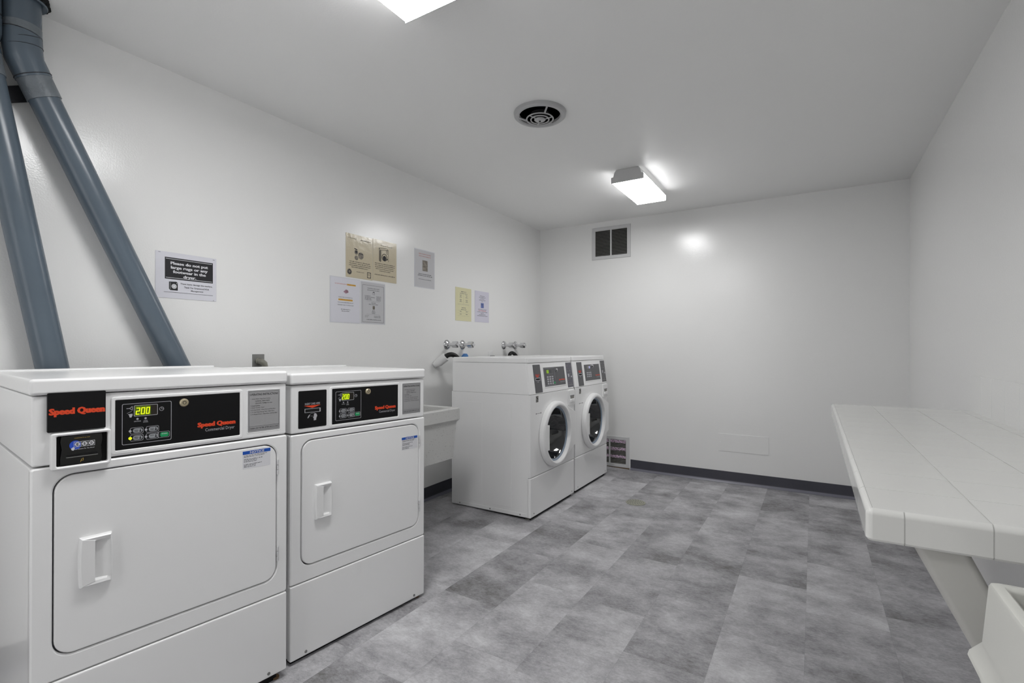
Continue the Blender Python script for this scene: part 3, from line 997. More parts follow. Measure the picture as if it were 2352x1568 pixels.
t = thing('exhaust_duct', 'blue grey round duct at the left edge of the photo, steeper and nearer', 'duct', (DX, 0.48, 0), 0, 'blue grey exhaust ducts')
def L1(y, z, x=0.0): return Vector((x, y - 0.48, z))
low = L1(0.735, 0.86); top = L1(0.505, 2.205)
obj('straight_duct', tube(bmesh.new(), [low, top], 0.0485, 40), 'duct', t)
d = (top - low).normalized()
obj('tape_band', tube(bmesh.new(), [top - d * 0.06, top + d * 0.02], 0.0510, 40), 'tape', t)
obj('elbow', tube(bmesh.new(), [top + d * 0.015, top + d * 0.06, L1(0.502, 2.30), L1(0.503, 2.35)], 0.0520, 40), 'duct', t)
obj('seam_bead', tiltring(L1(0.503, 2.35), (0, -0.3, 1), 0.0530, 0.002), 'rag', t)
obj('top_pipe', tube(bmesh.new(), [L1(0.503, 2.34), L1(0.503, 2.475)], 0.0505, 40), 'duct', t)

# ================================================================ DRYERS
SC = 0.989
def dryer(label, x0, y0, yaw, tilt, zoff, kind):
    t = thing('clothes_dryer', label, 'dryer', (x0 * SC, y0 * SC, CAM_H * (1 - SC) + zoff * SC), 0, 'commercial dryers along the left wall')
    t.rotation_euler = (0, -tilt, PI / 2 - yaw)
    t.scale = (SC, SC, SC)
    W, D = 0.683, 0.68
    zfl = -(CAM_H * (1 - SC)) / SC - zoff                      # the floor in this frame
    bz = 0.008
    # cabinet box behind the front panels
    bm = box(0.0, W, 0.010, D, bz, 0.861, 0.004, 2)
    obj('cabinet', bm, 'enamel', t)
    # side rib (folded edge)
    # front panel with the door hole
    A = rr(0.0, W, 0.289, 0.861, 0.008, 4)
    xh0, xh1, zh0, zh1 = 0.043, 0.6465, 0.346, 0.836
    n = 8
    A = rr(0.0, W, 0.289, 0.861, 0.008, n)
    B = rr(xh0, xh1, zh0, zh1, 0.046, n)
    obj('front_panel', ring(bmesh.new(), A, B, -0.02, 0.004, bev=0.004), 'enamel', t)
    obj('door_gap', ring(bmesh.new(), rr(xh0 - 0.001, xh1 + 0.001, zh0 - 0.001, zh1 + 0.001, 0.046, n), rr(xh0 + 0.012, xh1 - 0.012, zh0 + 0.012, zh1 - 0.012, 0.04, n), -0.0095, -0.0085), 'seam', t)
    # door
    P = rr(xh0 + 0.0035, xh1 - 0.0035, zh0 + 0.0035, zh1 - 0.0035, 0.0435, n)
    dr = obj('door', poly(bmesh.new(), P, -0.0085, 0.0055, bev=0.004), 'enamel', t)
    # handle: raised shell with a scooped pocket
    hx0, hx1, hz0, hz1 = 0.097, 0.168, 0.518, 0.656
    def Th(x, o, z):
        k = 4 * (z - hz0) * (hz1 - z) / (hz1 - hz0) ** 2       # sides bow out a little
        s_ = (x - (hx0 + hx1) / 2) / ((hx1 - hx0) / 2)
        return Vector((x + 0.003 * s_ * max(k, 0), -o, z))
    A = []
    for (a, b) in (((hx0, hz0), (hx1, hz0)), ((hx1, hz0), (hx1, hz1)), ((hx1, hz1), (hx0, hz1)), ((hx0, hz1), (hx0, hz0))):
        A += [(a[0] + (b[0] - a[0]) * i / 8, a[1] + (b[1] - a[1]) * i / 8) for i in range(8)]
    px0, px1, pz0, pz1 = hx0 + 0.032, hx1 - 0.004, hz0 + 0.013, hz1 - 0.013
    B = []
    for (a, b) in (((px0, pz0), (px1, pz0)), ((px1, pz0), (px1, pz1)), ((px1, pz1), (px0, pz1)), ((px0, pz1), (px0, pz0))):
        B += [(a[0] + (b[0] - a[0]) * i / 8, a[1] + (b[1] - a[1]) * i / 8) for i in range(8)]
    bm = bmesh.new()
    V = loops(bm, Th, [(A, 0.005), (inset(A, 0.002), 0.016), (inset(A, 0.005), 0.019)], False, False)
    last = V[-1]
    Bv = [bm.verts.new(Th(x, 0.019 - (0.002 if x > px0 + 0.002 else 0), z)) for x, z in B]
    deep = [bm.verts.new(Th(min(x, px1 - 0.001), 0.0062 if x < px0 + 0.012 else 0.0062 + 0.010 * ((x - px0) / (px1 - px0)) ** 2, z + (0.004 if z < (pz0 + pz1) / 2 else -0.004) * (1 if abs(z - (pz0 + pz1) / 2) > 0.05 else 0))) for x, z in B]
    m = len(A)
    for i in range(m):
        j = (i + 1) % m
        bm.faces.new((last[i], last[j], Bv[j], Bv[i]))
        bm.faces.new((Bv[i], Bv[j], deep[j], deep[i]))
    bm.faces.new(deep)
    obj('handle', bm, 'enamel2', dr)
    for z0, z1 in ((0.722, 0.776), (0.409, 0.463)):
        bm = bmesh.new()
        k = (z1 - z0) / 3
        for i in range(3):
            tube(bm, [(0.6475, -0.0055, z0 + i * k + 0.001), (0.6475, -0.0055, z0 + (i + 1) * k - 0.001)], 0.0036 if i != 1 else 0.0032, 12)
        rbox(bm, 0.6475, 0.6525, -0.0045, -0.002, z0, z1)
        obj('hinge', bm, 'grille', dr)
    # NOTICE sticker
    nz1, nz0 = ((0.824, 0.763) if kind == 1 else (0.779, 0.720))
    nx0, nx1 = ((0.526, 0.621) if kind == 1 else (0.538, 0.634))
    st = obj('notice_sticker', poly(bmesh.new(), rr(nx0, nx1, nz0, nz1, 0.001, 1), 0.0055, 0.0058), 'sticker', dr)
    st['label'] = 'white sticker with blue NOTICE header'
    hd = poly(bmesh.new(), rr(nx0, nx1, nz1 - 0.0115, nz1, 0, 1), 0.0058, 0.0060)
    bpy_o = obj('blue_header', hd, 'blue', t)
    bm = bmesh.new()
    text_into(bm, 'NOTICE', nx0 + 0.024, nx1 - 0.022, nz1 - 0.0098, nz1 - 0.0020, 0.0060, bold=0.03)
    obj('notice_lettering', bm, 'white', t, smooth=False)
    bm = bmesh.new()
    rg2 = random.Random(kind)
    for i, ww in enumerate((0.9, 0.8, 0, 0.72, 0.5, 0.5, 0, 0.7, 0.45, 0.45)):
        if ww: bars(bm, nx0 + 0.004, nx0 + 0.004 + (nx1 - nx0 - 0.008) * ww, nz1 - 0.0165 - i * 0.0043, 0.0024, rg2, 0.0058, word=0.007)
    obj('notice_print', bm, 'inkg', t, smooth=False)
    # lower kick panel
    bm = box(0.0, W, -0.006, 0.02, bz - 0.006, 0.2865, 0.006, 3)
    obj('lower_panel', bm, 'enamel', t)
    for x in (0.064, 0.617):
        obj('screw', lathe(bmesh.new(), [(0.0055, -0.006), (0.0055, -0.0075), (0.003, -0.0085), (0.0, -0.0082)], (x, 0, bz + 0.010), 'y', 16), 'steel', t)
    # console
    obj('console', box(0.002, W - 0.002, -0.001, D - 0.01, 0.8655, 1.050, 0.006, 3), 'enamel', t)
    # lid
    bm = box(-0.004, W + 0.001, -0.008, D, 1.0525, 1.096, 0.009, 4)
    obj('lid', bm, 'enamel', t)
    obj('lid_back_rail', box(0.004, W - 0.006, D - 0.055, D - 0.001, 1.094, 1.103, 0.004, 3), 'enamel', t)
    # control panel
    A = rr(0.166, 0.527, 0.872, 1.037, 0.008, 4)
    B = rr(0.176, 0.518, 0.882, 1.028, 0.003, 4)
    cp = obj('control_panel', ring(bmesh.new(), A, B, 0.0, 0.0035, bev=0.0015), 'enamel', t)
    o_ = 0.0018
    f = obj('black_overlay', poly(bmesh.new(), rr(0.1765, 0.5175, 0.8825, 1.0275, 0.002, 2), 0.0, o_), 'black', cp)
    # keypad frame
    bm = bmesh.new()
    ring(bm, rr(0.192, 0.316, 0.8955, 1.015, 0.004, 4), rr(0.1933, 0.3147, 0.8968, 1.0137, 0.0035, 4), o_, o_ + 0.0003)
    ring(bm, rr(0.2205, 0.280, 0.976, 1.009, 0.003, 4), rr(0.2218, 0.2787, 0.9773, 1.0077, 0.0022, 4), o_, o_ + 0.0003)
    for bx, bz_ in ((0.2185, 0.925), (0.2185, 0.904), (0.2575, 0.925), (0.2575, 0.904)):
        ring(bm, rr(bx - 0.007, bx + 0.0255, bz_, bz_ + 0.0185, 0.004, 4), rr(bx - 0.0061, bx + 0.0246, bz_ + 0.0009, bz_ + 0.0176, 0.0035, 4), o_, o_ + 0.0003)
        poly(bm, circ(bx - 0.007, bz_ + 0.009, 0.0034, 14), o_, o_ + 0.0004)
    ring(bm, rr(0.280, 0.3115, 0.905, 0.9235, 0.004, 4), rr(0.2809, 0.3106, 0.9059, 0.9226, 0.0035, 4), o_, o_ + 0.0003)
    for cx in (0.2292, 0.2492):
        poly(bm, circ(cx, 0.9685, 0.0029, 14), o_, o_ + 0.0004)
    ring(bm, circ(0.290, 0.993, 0.0060, 20), circ(0.290, 0.993, 0.0049, 20), o_, o_ + 0.0003)
    stroke(bm, [(0.290, 0.997), (0.290, 0.993), (0.2935, 0.993)], 0.0009, o_, o_ + 0.0003)
    # little pictograms left of the display
    stroke(bm, [(0.203, 1.0010), (0.209, 1.0010)], 0.0016, o_, o_ + 0.0003)
    stroke(bm, [(0.2100, 1.0010), (0.2165, 1.0065), (0.2165, 0.9955), (0.2100, 1.0010)], 0.0012, o_, o_ + 0.0003)
    stroke(bm, [(0.204, 0.9870), (0.215, 0.9925)], 0.0008, o_, o_ + 0.0003)
    poly(bm, [(0.206, 0.984), (0.217, 0.985), (0.217, 0.980), (0.214, 0.974), (0.210, 0.975), (0.209, 0.981)], o_, o_ + 0.0003)
    text_into(bm, 'DRYING', 0.2210, 0.2375, 0.9600, 0.9632, o_, bold=0.01)
    text_into(bm, 'COOL', 0.2440, 0.2545, 0.9600, 0.9632, o_, bold=0.01)
    text_into(bm, 'DOWN', 0.2432, 0.2552, 0.9558, 0.9590, o_, bold=0.01)
    text_into(bm, 'Commercial Dryer', 0.411, 0.501, 0.9045, 0.9180, o_, bold=0.0)
    obj('panel_print', bm, 'lgrey', cp, smooth=False)
    for bx, bz_ in ((0.2185, 0.925), (0.2185, 0.904), (0.2575, 0.925), (0.2575, 0.904)):
        obj('button', poly(bmesh.new(), rr(bx - 0.0005, bx + 0.0230, bz_ + 0.0030, bz_ + 0.0155, 0.006, 5), o_, o_ + 0.0008), 'btn', cp)
    bm = bmesh.new()
    for (bx, bz_), (a_, b_) in (((0.2185, 0.925), ('HIGH', 'TEMP')), ((0.2185, 0.904), ('MED', 'TEMP')), ((0.2575, 0.925), ('LOW', 'TEMP')), ((0.2575, 0.904), ('DELICATE', ''))):
        text_into(bm, a_, bx + 0.003, bx + 0.0125, bz_ + 0.0096, bz_ + 0.0122, o_ + 0.0008, bold=0.02)
        if b_: text_into(bm, b_, bx + 0.003, bx + 0.0125, bz_ + 0.0060, bz_ + 0.0086, o_ + 0.0008, bold=0.02)
        poly(bm, circ(bx + 0.0175, bz_ + 0.0070, 0.0024, 12), o_ + 0.0008, o_ + 0.0010)
        stroke(bm, [(bx + 0.0175, bz_ + 0.008), (bx + 0.0175, bz_ + 0.0132)], 0.0018, o_ + 0.0008, o_ + 0.0010)
    obj('button_print', bm, 'ink', cp, smooth=False)
    sb = obj('start_button', poly(bmesh.new(), rr(0.2865, 0.3085, 0.9075, 0.9205, 0.004, 5), o_, o_ + 0.0008), 'green', cp)
    textobj('button_print', 'white', cp, 'START', 0.2900, 0.3055, 0.9150, 0.9180, o_ + 0.0008, bold=0.02)
    if kind == 1:
        obj('indicator_light', poly(bmesh.new(), circ(0.2115, 0.913, 0.0042, 16), o_ + 0.0004, o_ + 0.0012), 'led', cp)
    # LED display
    obj('display', poly(bmesh.new(), rr(0.222, 0.2785, 0.9775, 1.0075, 0.002, 3), o_, o_ + 0.0004), 'ledoff', cp)
    lx1 = 0.262 if kind == 1 else 0.256
    obj('display_glow', poly(bmesh.new(), rr(0.2225, lx1, 0.9785, 1.0065, 0.002, 3), o_ + 0.0004, o_ + 0.0006), 'ledbg', cp)
    bm = bmesh.new()
    def seg7(x, z, w_, h_, on, th=0.0022):
        pts = {'a': ((x, z + h_), (x + w_, z + h_)), 'b': ((x + w_, z + h_), (x + w_, z + h_ / 2)), 'c': ((x + w_, z + h_ / 2), (x + w_, z)),
               'd': ((x, z), (x + w_, z)), 'e': ((x, z + h_ / 2), (x, z)), 'f': ((x, z + h_), (x, z + h_ / 2)), 'g': ((x, z + h_ / 2), (x + w_, z + h_ / 2))}
        for s_ in on:
            (ax, az), (bx, bz_) = pts[s_]
            stroke(bm, [(ax + 0.1 * (az - z), az), (bx + 0.1 * (bz_ - z), bz_)], th, o_ + 0.0006, o_ + 0.0009)
    dx = 0.0 if kind == 1 else -0.003
    seg7(0.2255 + dx, 0.9825, 0.0075, 0.018, 'abged')
    seg7(0.2380 + dx, 0.9825, 0.0075, 0.018, 'abcdef')
    seg7(0.2505 + dx, 0.9825, 0.0070, 0.018, 'abcdef')
    dg = obj('display_digits', bm, 'led', cp, smooth=False)
    # logo
    textobj('logo_lettering', 'orange', cp, 'Speed Queen', 0.389, 0.503, 0.9190, 0.9385, o_, bold=0.03, fat=0.0010)
    # lock
    lk = obj('lock', lathe(bmesh.new(), [(0.0125, -0.001), (0.0125, -0.008), (0.0105, -0.0105), (0.0078, -0.011), (0.0078, -0.0095), (0.0, -0.0095)], (0.349, 0, 1.007), 'y', 28), 'brass', cp)
    bm = ring(bmesh.new(), circ(0.349, 1.007, 0.0052, 18), circ(0.349, 1.007, 0.0038, 18), 0.0095, 0.0099)
    obj('lock_slot', bm, 'ink', cp)
    # instruction plate
    ip = obj('instruction_plate', ring(bmesh.new(), rr(0.541, 0.6605, 0.882, 1.034, 0.004, 3), rr(0.5445, 0.657, 0.8855, 1.0305, 0.003, 3), 0.0, 0.0016, bev=0.0006), 'enamel', t)
    obj('plate_face', poly(bmesh.new(), rr(0.5445, 0.657, 0.8855, 1.0305, 0.002, 2), 0.0, 0.0011), 'gplate', ip)
    bm = bmesh.new()
    q = 0.0011
    ring(bm, rr(0.5480, 0.6535, 0.8920, 1.0265, 0.003, 3), rr(0.5487, 0.6528, 0.8927, 1.0258, 0.0025, 3), q, q + 0.0002)
    stroke(bm, [(0.548, 0.9055), (0.6535, 0.9055)], 0.0007, q, q + 0.0002)
    text_into(bm, 'OPERATING INSTRUCTIONS', 0.5515, 0.6500, 1.0130, 1.0205, q, bold=0.012)
    text_into(bm, 'CLEAN LINT FILTER AFTER EACH LOAD', 0.5510, 0.6505, 0.8960, 0.9015, q, bold=0.012)
    lines = ('1. Select Fabric Type Push Setting', '      NORMAL, PERM PRESS', '      DELICATE, TUMBLE No Heat', '2. Load Clothes', '3. Insert Coin(s) / Card',
             '4. To Start Dryer - Close Door and Push Start', '5. To Stop Dryer During Cycle - Open Door', '6. To Restart Dryer - Close Door and Push Start')
    xs = ((0.554, 0.622), (0.570, 0.620), (0.570, 0.629), (0.554, 0.586), (0.554, 0.600), (0.554, 0.641), (0.554, 0.637), (0.554, 0.648))
    for i, (ln, (a_, b_)) in enumerate(zip(lines, xs)):
        text_into(bm, ln.strip(), a_, b_, 0.9985 - i * 0.0077, 1.0030 - i * 0.0077, q, bold=0.0)
    obj('plate_print', bm, 'ink', ip, smooth=False)
    if kind == 1:
        # logo plate overlapping the lid edge
        lp = obj('logo_plate', poly(bmesh.new(), rr(0.031, 0.153, 0.953, 1.058, 0.003, 3), 0.001, 0.0105, bev=0.001), 'black', t)
        textobj('logo_lettering', 'orange', lp, 'Speed Queen', 0.0345, 0.1500, 0.9935, 1.0165, 0.0105, bold=0.03, fat=0.0011)
        # card reader
        A = rr(0.037, 0.164, 0.852, 0.950, 0.006, 4)
        B = rr(0.048, 0.157, 0.860, 0.942, 0.004, 4)
        cr = obj('card_reader', ring(bmesh.new(), A, B, -0.0, 0.019, bev=0.003), 'enamel2', t)
        obj('reader_recess', poly(bmesh.new(), rr(0.047, 0.158, 0.859, 0.943, 0.003, 3), 0.0, 0.003), 'void', cr)
        fc = obj('reader_face', poly(bmesh.new(), [(0.056, 0.862), (0.143, 0.862), (0.145, 0.875), (0.143, 0.905), (0.146, 0.925), (0.144, 0.940), (0.058, 0.940), (0.056, 0.925), (0.059, 0.905), (0.056, 0.880)], 0.003, 0.013, bev=0.002), 'blackg', cr)
        q = 0.013
        poly(bm := bmesh.new(), circ(0.087, 0.9135, 0.0125, 32), q, q + 0.0003)
        obj('globe_logo', bm, 'globe', cr, smooth=False)
        bm = bmesh.new()
        ring(bm, rr(0.0840, 0.1285, 0.9080, 0.9225, 0, 1), rr(0.0848, 0.1277, 0.9088, 0.9217, 0, 1), q + 0.0004, q + 0.0007)
        for k_, ch in enumerate('ESD'):
            cx = 0.0915 + k_ * 0.0148
            poly(bm, circ(cx, 0.9153, 0.0056, 20), q + 0.0004, q + 0.0006)
        for k_ in (0.0988, 0.1137):
            stroke(bm, [(k_, 0.9095), (k_, 0.921)], 0.0008, q + 0.0004, q + 0.0006)
        poly(bm, [(0.078, 0.905), (0.083, 0.909), (0.086, 0.905), (0.083, 0.899), (0.079, 0.901)], q + 0.0003, q + 0.0005)
        text_into(bm, 'Payment Systems For The World', 0.0795, 0.1275, 0.9000, 0.9040, q + 0.0004, shear=0.3)
        obj('logo_print', bm, 'white', cr, smooth=False)
        bm = bmesh.new()
        for k_, ch in enumerate('ESD'):
            cx = 0.0915 + k_ * 0.0148
            text_into(bm, ch, cx - 0.0022, cx + 0.0022, 0.9118, 0.9188, q + 0.0006, bold=0.03)
        obj('logo_letters', bm, 'ink', cr, smooth=False)
        bm = bmesh.new()
        text_into(bm, 'CARDMATE by ESD', 0.0850, 0.1180, 0.9308, 0.9335, q)
        stroke(bm, [(0.098, 0.870), (0.104, 0.870), (0.104, 0.876), (0.100, 0.874), (0.098, 0.866)], 0.0006, q, q + 0.0003)
        obj('gold_print', bm, 'hl', cr, smooth=False)
        obj('card_slot', poly(bmesh.new(), rr(0.069, 0.134, 0.8835, 0.8900, 0.001, 2), q - 0.002, q + 0.0003), 'void', cr)
        obj('slot_lip', poly(bmesh.new(), rr(0.068, 0.135, 0.8812, 0.8830, 0.0005, 2), q, q + 0.0025), 'steel', cr)
    else:
        cpn = obj('card_panel', poly(bmesh.new(), rr(0.031, 0.151, 0.8825, 1.0275, 0.004, 4), 0.0, 0.0018), 'black', t)
        q = 0.0018
        bm = bmesh.new()
        text_into(bm, 'INSERT CARD HERE', 0.058, 0.1220, 0.9715, 0.9795, q, bold=0.01)
        ring(bm, rr(0.0565, 0.1240, 0.9415, 0.9570, 0.001, 2), rr(0.0585, 0.1200, 0.9430, 0.9555, 0.001, 2), q, q + 0.0012)
        obj('slot_frame', bm, 'lgrey', cpn, smooth=False)
        obj('card_arrow', poly(bmesh.new(), [(0.0895, 0.9590), (0.125, 0.9690), (0.054, 0.9690)], q, q + 0.0003), 'orange', cpn, smooth=False)
        bm = bmesh.new()
        poly(bm, [(0.0690, 0.9195), (0.0735, 0.9215), (0.0795, 0.9320), (0.0765, 0.9330), (0.0700, 0.9250)], q, q + 0.0003)
        poly(bm, [(0.0955, 0.9090), (0.1055, 0.9100), (0.1060, 0.9170), (0.1100, 0.9270), (0.1060, 0.9350), (0.1020, 0.9370), (0.0985, 0.9365), (0.0960, 0.9330), (0.0955, 0.9220), (0.0930, 0.9245), (0.0925, 0.9210), (0.0955, 0.9170)], q, q + 0.0003)
        stroke(bm, [(0.080, 0.927), (0.092, 0.927)], 0.0006, q, q + 0.0003)
        stroke(bm, [(0.078, 0.9335), (0.084, 0.9375), (0.100, 0.9385)], 0.0006, q, q + 0.0003)
        obj('hand_pictogram', bm, 'lgrey', cpn, smooth=False)
        obj('card_slot', poly(bmesh.new(), rr(0.0585, 0.1200, 0.9430, 0.9555, 0.001, 2), q, q + 0.0004), 'void', cpn)
    # black box painting the shade under the cabinet, and feet
    obj('under_shade', box(0.012, W - 0.03, 0.012, D - 0.03, max(zfl + 0.001, -0.03), bz + 0.01), 'void', t)
    for x, y in ((0.04, 0.05), (W - 0.03, 0.02), (0.04, D - 0.05), (W - 0.04, D - 0.05)):
        obj('foot', lathe(bmesh.new(), [(0.014, zfl), (0.014, zfl + 0.008), (0.006, zfl + 0.010), (0.006, bz + 0.005)], (x, y, 0), 'z', 16), 'rust' if x > 0.5 and y < 0.1 else 'metalfoot', t)
    return t
d1 = dryer('white commercial dryer nearest the left edge, with logo plate above a card reader', -1.738, 0.441, 0.116, -0.003, 0.015, 1)
d2 = dryer('white commercial dryer with black INSERT CARD HERE panel, beside the concrete sink', -1.693, 1.156, 0.096, -0.005, 0.0, 2)
# NOTICE print belongs to the sticker; keep every piece under its dryer door
for o in list(bpy.data.objects):
    if o.name.split('.')[0] in ('blue_header', 'notice_lettering', 'notice_print') and o.parent:
        door = [c for c in o.parent.children if c.name.split('.')[0] == 'door'][0]
        o.parent = door

# ================================================================ WASHERS
def washer(label, x0, y0, yaw, kind):
    t = thing('washing_machine', label, 'washer', (x0, y0, 0.0), PI / 2 - yaw, 'front-load washers')
    W, D = 0.729, 0.677
    zb, zs, zc, zl, zt = 0.030, 0.3045, 0.874, 1.0935, 1.129
    sl = 0.030 / 0.22
    def TS(x, o, z):                                     # slanted console face
        return Vector((x, sl * (z - zc) - o, z))
    # cabinet: open-fronted box
    bm = box(0.0, W, 0.016, D, zb, zc, 0.003, 2)
    for f in [f for f in bm.faces if f.normal.y < -0.9]:
        bm.faces.remove(f)
    obj('cabinet', bm, 'enamel', t)
    # pressed side panel details on the left side
    bm = bmesh.new()
    for a, b in (((0.15, zb + 0.05), (0.15, zc - 0.07)), ((0.40, zb + 0.05), (0.40, zc - 0.07))):
        rbox(bm, -0.0012, 0.001, a[0], a[0] + 0.16, a[1], b[1], 0.0008, 1)
    rbox(bm, -0.0015, 0.001, 0.03, D - 0.02, zb + 0.003, zb + 0.028, 0.001, 1)
    obj('side_panel', bm, 'enamel', t)
    for y in (0.08, 0.33, 0.60):
        obj('screw', lathe(bmesh.new(), [(0.005, -0.0015), (0.004, -0.0035), (0.0, -0.004)], (0, y, zb + 0.015), 'x', 14), 'steel', t)
    # front panel with a round opening
    CX, CZ, R0 = 0.364, 0.562, 0.200
    corner_a = [math.atan2(z - CZ, x - CX) % (2 * PI) for x in (0, W) for z in (zs, zc - 0.002)]
    angs = sorted([a for a in [2 * PI * i / 72 for i in range(72)] if all(abs(a - c_) > 0.06 for c_ in corner_a)] + corner_a)
    A, B = [], []
    for a in angs:
        ca, sa = math.cos(a), math.sin(a)
        k = min(((W - CX) / ca if ca > 1e-9 else (0 - CX) / ca if ca < -1e-9 else 9), ((zc - 0.002 - CZ) / sa if sa > 1e-9 else (zs - CZ) / sa if sa < -1e-9 else 9))
        A.append((CX + ca * k, CZ + sa * k)); B.append((CX + R0 * ca, CZ + R0 * sa))
    obj('front_panel', ring(bmesh.new(), A, B, -0.018, 0.0, bev=0.0022), 'enamel', t)
    lp = box(0.0, W, -0.002, 0.03, zb - 0.003, zs - 0.003, 0.009, 3)
    obj('lower_panel', lp, 'enamel', t)
    for x in (0.05, W - 0.05):
        obj('screw', lathe(bmesh.new(), [(0.005, -0.002), (0.004, -0.004), (0.0, -0.0045)], (x, 0, zb + 0.022), 'y', 14), 'steel', t)
    # console wedge
    bm = bmesh.new()
    for_o = [(0.0, zc + 0.001), (W, zc + 0.001), (W, zl - 0.002), (0.0, zl - 0.002)]
    vs = []
    for x, z in for_o: vs.append(bm.verts.new(TS(x, 0, z)))
    for x, z in for_o: vs.append(bm.verts.new((x, D - 0.01, z)))
    for q in ((0, 1, 2, 3), (7, 6, 5, 4), (0, 4, 5, 1), (1, 5, 6, 2), (2, 6, 7, 3), (3, 7, 4, 0)):
        bm.faces.new([vs[i] for i in q])
    bmesh.ops.bevel(bm, geom=[e for e in bm.edges if abs(e.verts[0].co.z - e.verts[1].co.z) > 0.1 and e.verts[0].co.y < 0.1], offset=0.014, segments=4, profile=0.5, affect='EDGES')
    cs = obj('console', bm, 'enamel', t)
    # lid with rounded front corners
    bm = bmesh.new()
    yf = sl * (zl - zc) - 0.004
    P = rr(-0.001, W + 0.001, -D, -yf, 0.020, 6)
    TL = lambda x, o, z: Vector((x, -z, o))
    loops(bm, TL, [(P, zl), (P, zt - 0.010), (inset(P, 0.003), zt - 0.003), (inset(P, 0.010), zt)])
    obj('lid', bm, 'enamel', t)
    # console plates
    q = 0.0012
    sp = obj('card_plate', poly(bmesh.new(), rr(0.080, 0.187, 0.880, 1.078, 0.004, 3), 0.0, q, TS), 'darkgrey', t)
    bm = bmesh.new()
    poly(bm, [(0.133, 0.986), (0.166, 1.002), (0.100, 1.002)], q, q + 0.0003, TS)
    bars(bm, 0.102, 0.164, 1.005, 0.006, random.Random(2), q, TS, word=0.02)
    obj('card_arrow', bm, 'red', sp, smooth=False)
    obj('slot_frame', ring(bmesh.new(), rr(0.098, 0.168, 0.965, 0.985, 0.002, 2), rr(0.102, 0.164, 0.969, 0.981, 0.001, 2), q, q + 0.0015, TS), 'lgrey', sp)
    obj('card_slot', poly(bmesh.new(), rr(0.102, 0.164, 0.969, 0.981, 0.001, 2), q, q + 0.0005, TS), 'void', sp)
    bm = bars(bmesh.new(), 0.122, 0.145, 0.954, 0.005, random.Random(3), q, TS)
    obj('plate_print', bm, 'lgrey', sp, smooth=False)
    cp = obj('control_panel', ring(bmesh.new(), rr(0.224, 0.590, 0.907, 1.060, 0.004, 3), rr(0.230, 0.583, 0.914, 1.053, 0.003, 3), 0.0, 0.0022, TS, bev=0.0008), 'enamel', t)
    obj('panel_face', poly(bmesh.new(), rr(0.230, 0.583, 0.914, 1.053, 0.002, 2), 0.0, q, TS), 'darkgrey', cp)
    bm = bmesh.new()
    if kind == 1:
        ring(bm, rr(0.237, 0.412, 0.921, 1.048, 0.003, 3), rr(0.2383, 0.4107, 0.9223, 1.0467, 0.0025, 3), q, q + 0.0003, TS)
    for r_ in range(4 if kind == 1 else 3):
        for c_ in range(3):
            cx, cz = 0.276 + c_ * 0.038, 0.983 - r_ * 0.0165
            obj('button', poly(bmesh.new(), rr(cx, cx + 0.026, cz - 0.005, cz + 0.006, 0.003, 3), q, q + 0.0008, TS), 'lgrey', cp, smooth=False)
    for k in range(4):
        stroke(bm, [(0.300 + k * 0.025, 1.000), (0.300 + k * 0.025, 1.006)], 0.002, q, q + 0.0003, TS)
    obj('indicator_marks', bm, 'lgrey', cp, smooth=False)
    if kind == 1:
        obj('start_button', poly(bmesh.new(), rr(0.382, 0.404, 0.930, 0.944, 0.004, 3), q, q + 0.001, TS), 'green', cp)
        obj('display', poly(bmesh.new(), rr(0.276, 0.358, 1.010, 1.034, 0.001, 2), q, q + 0.0003, TS), 'seam', cp)
        obj('display_glow', poly(bmesh.new(), rr(0.278, 0.314, 1.010, 1.034, 0.001, 2), q + 0.0003, q + 0.0006, TS), mat('lcd_green', '8fb820', 0.4, emit='93c01a', estr=0.08), cp)
    else:
        obj('display', poly(bmesh.new(), rr(0.295, 0.365, 1.018, 1.040, 0.001, 2), q, q + 0.0003, TS), 'slat', cp)
        obj('display_glow', poly(bmesh.new(), rr(0.336, 0.363, 1.019, 1.039, 0.001, 2), q + 0.0003, q + 0.0006, TS), mat('lcd_violet', 'b6b4e0', 0.4, emit='b8b6ea', estr=0.1), cp)
    textobj('logo_lettering', 'orange', cp, 'Speed Queen', 0.470, 0.574, 0.947, 0.961, q, T=TS, bold=0.05)
    textobj('panel_print', 'lgrey', cp, 'Commercial Washer', 0.488, 0.572, 0.934, 0.943, q, T=TS)
    lx = 0.438 if kind == 1 else 0.414
    lz = 1.030 if kind == 1 else 1.038
    c = TS(lx, 0, lz)
    obj('lock', lathe(bmesh.new(), [(0.014, 0.0), (0.014, -0.008), (0.011, -0.011), (0.0, -0.011)], tuple(c), 'y', 24), 'chrome', cp)
    obj('lock_slot', lathe(bmesh.new(), [(0.006, -0.0105), (0.006, -0.0118), (0.0, -0.0118)], (c.x - 0.006, c.y, c.z - 0.003), 'y', 16), 'void', cp)
    ip = obj('instruction_plate', poly(bmesh.new(), rr(0.619, 0.724, 0.886, 1.081, 0.003, 3), 0.0, q, TS), mat('dark_violet_plate', '5b5a66', 0.4) if kind == 1 else 'darkgrey', t)
    bm = bmesh.new()
    rg2 = random.Random(8)
    for z in (1.060, 1.020, 0.980, 0.945, 0.910):
        bars(bm, 0.628, 0.715, z + 0.010, 0.004, rg2, q, TS, word=0.02)
        for xx in (0.635, 0.655, 0.676, 0.697):
            if rg2.random() < 0.75:
                poly(bm, rr(xx, xx + rg2.uniform(0.006, 0.014), z - 0.010, z + rg2.uniform(-0.004, 0.004), 0, 1), q, q + 0.0003, TS)
    obj('plate_print', bm, 'inkg' if False else 'slat', ip, smooth=False)
    bm = bmesh.new()
    poly(bm, rr(0.640, 0.664, 0.968, 0.992, 0.001, 1), q + 0.0003, q + 0.0006, TS)
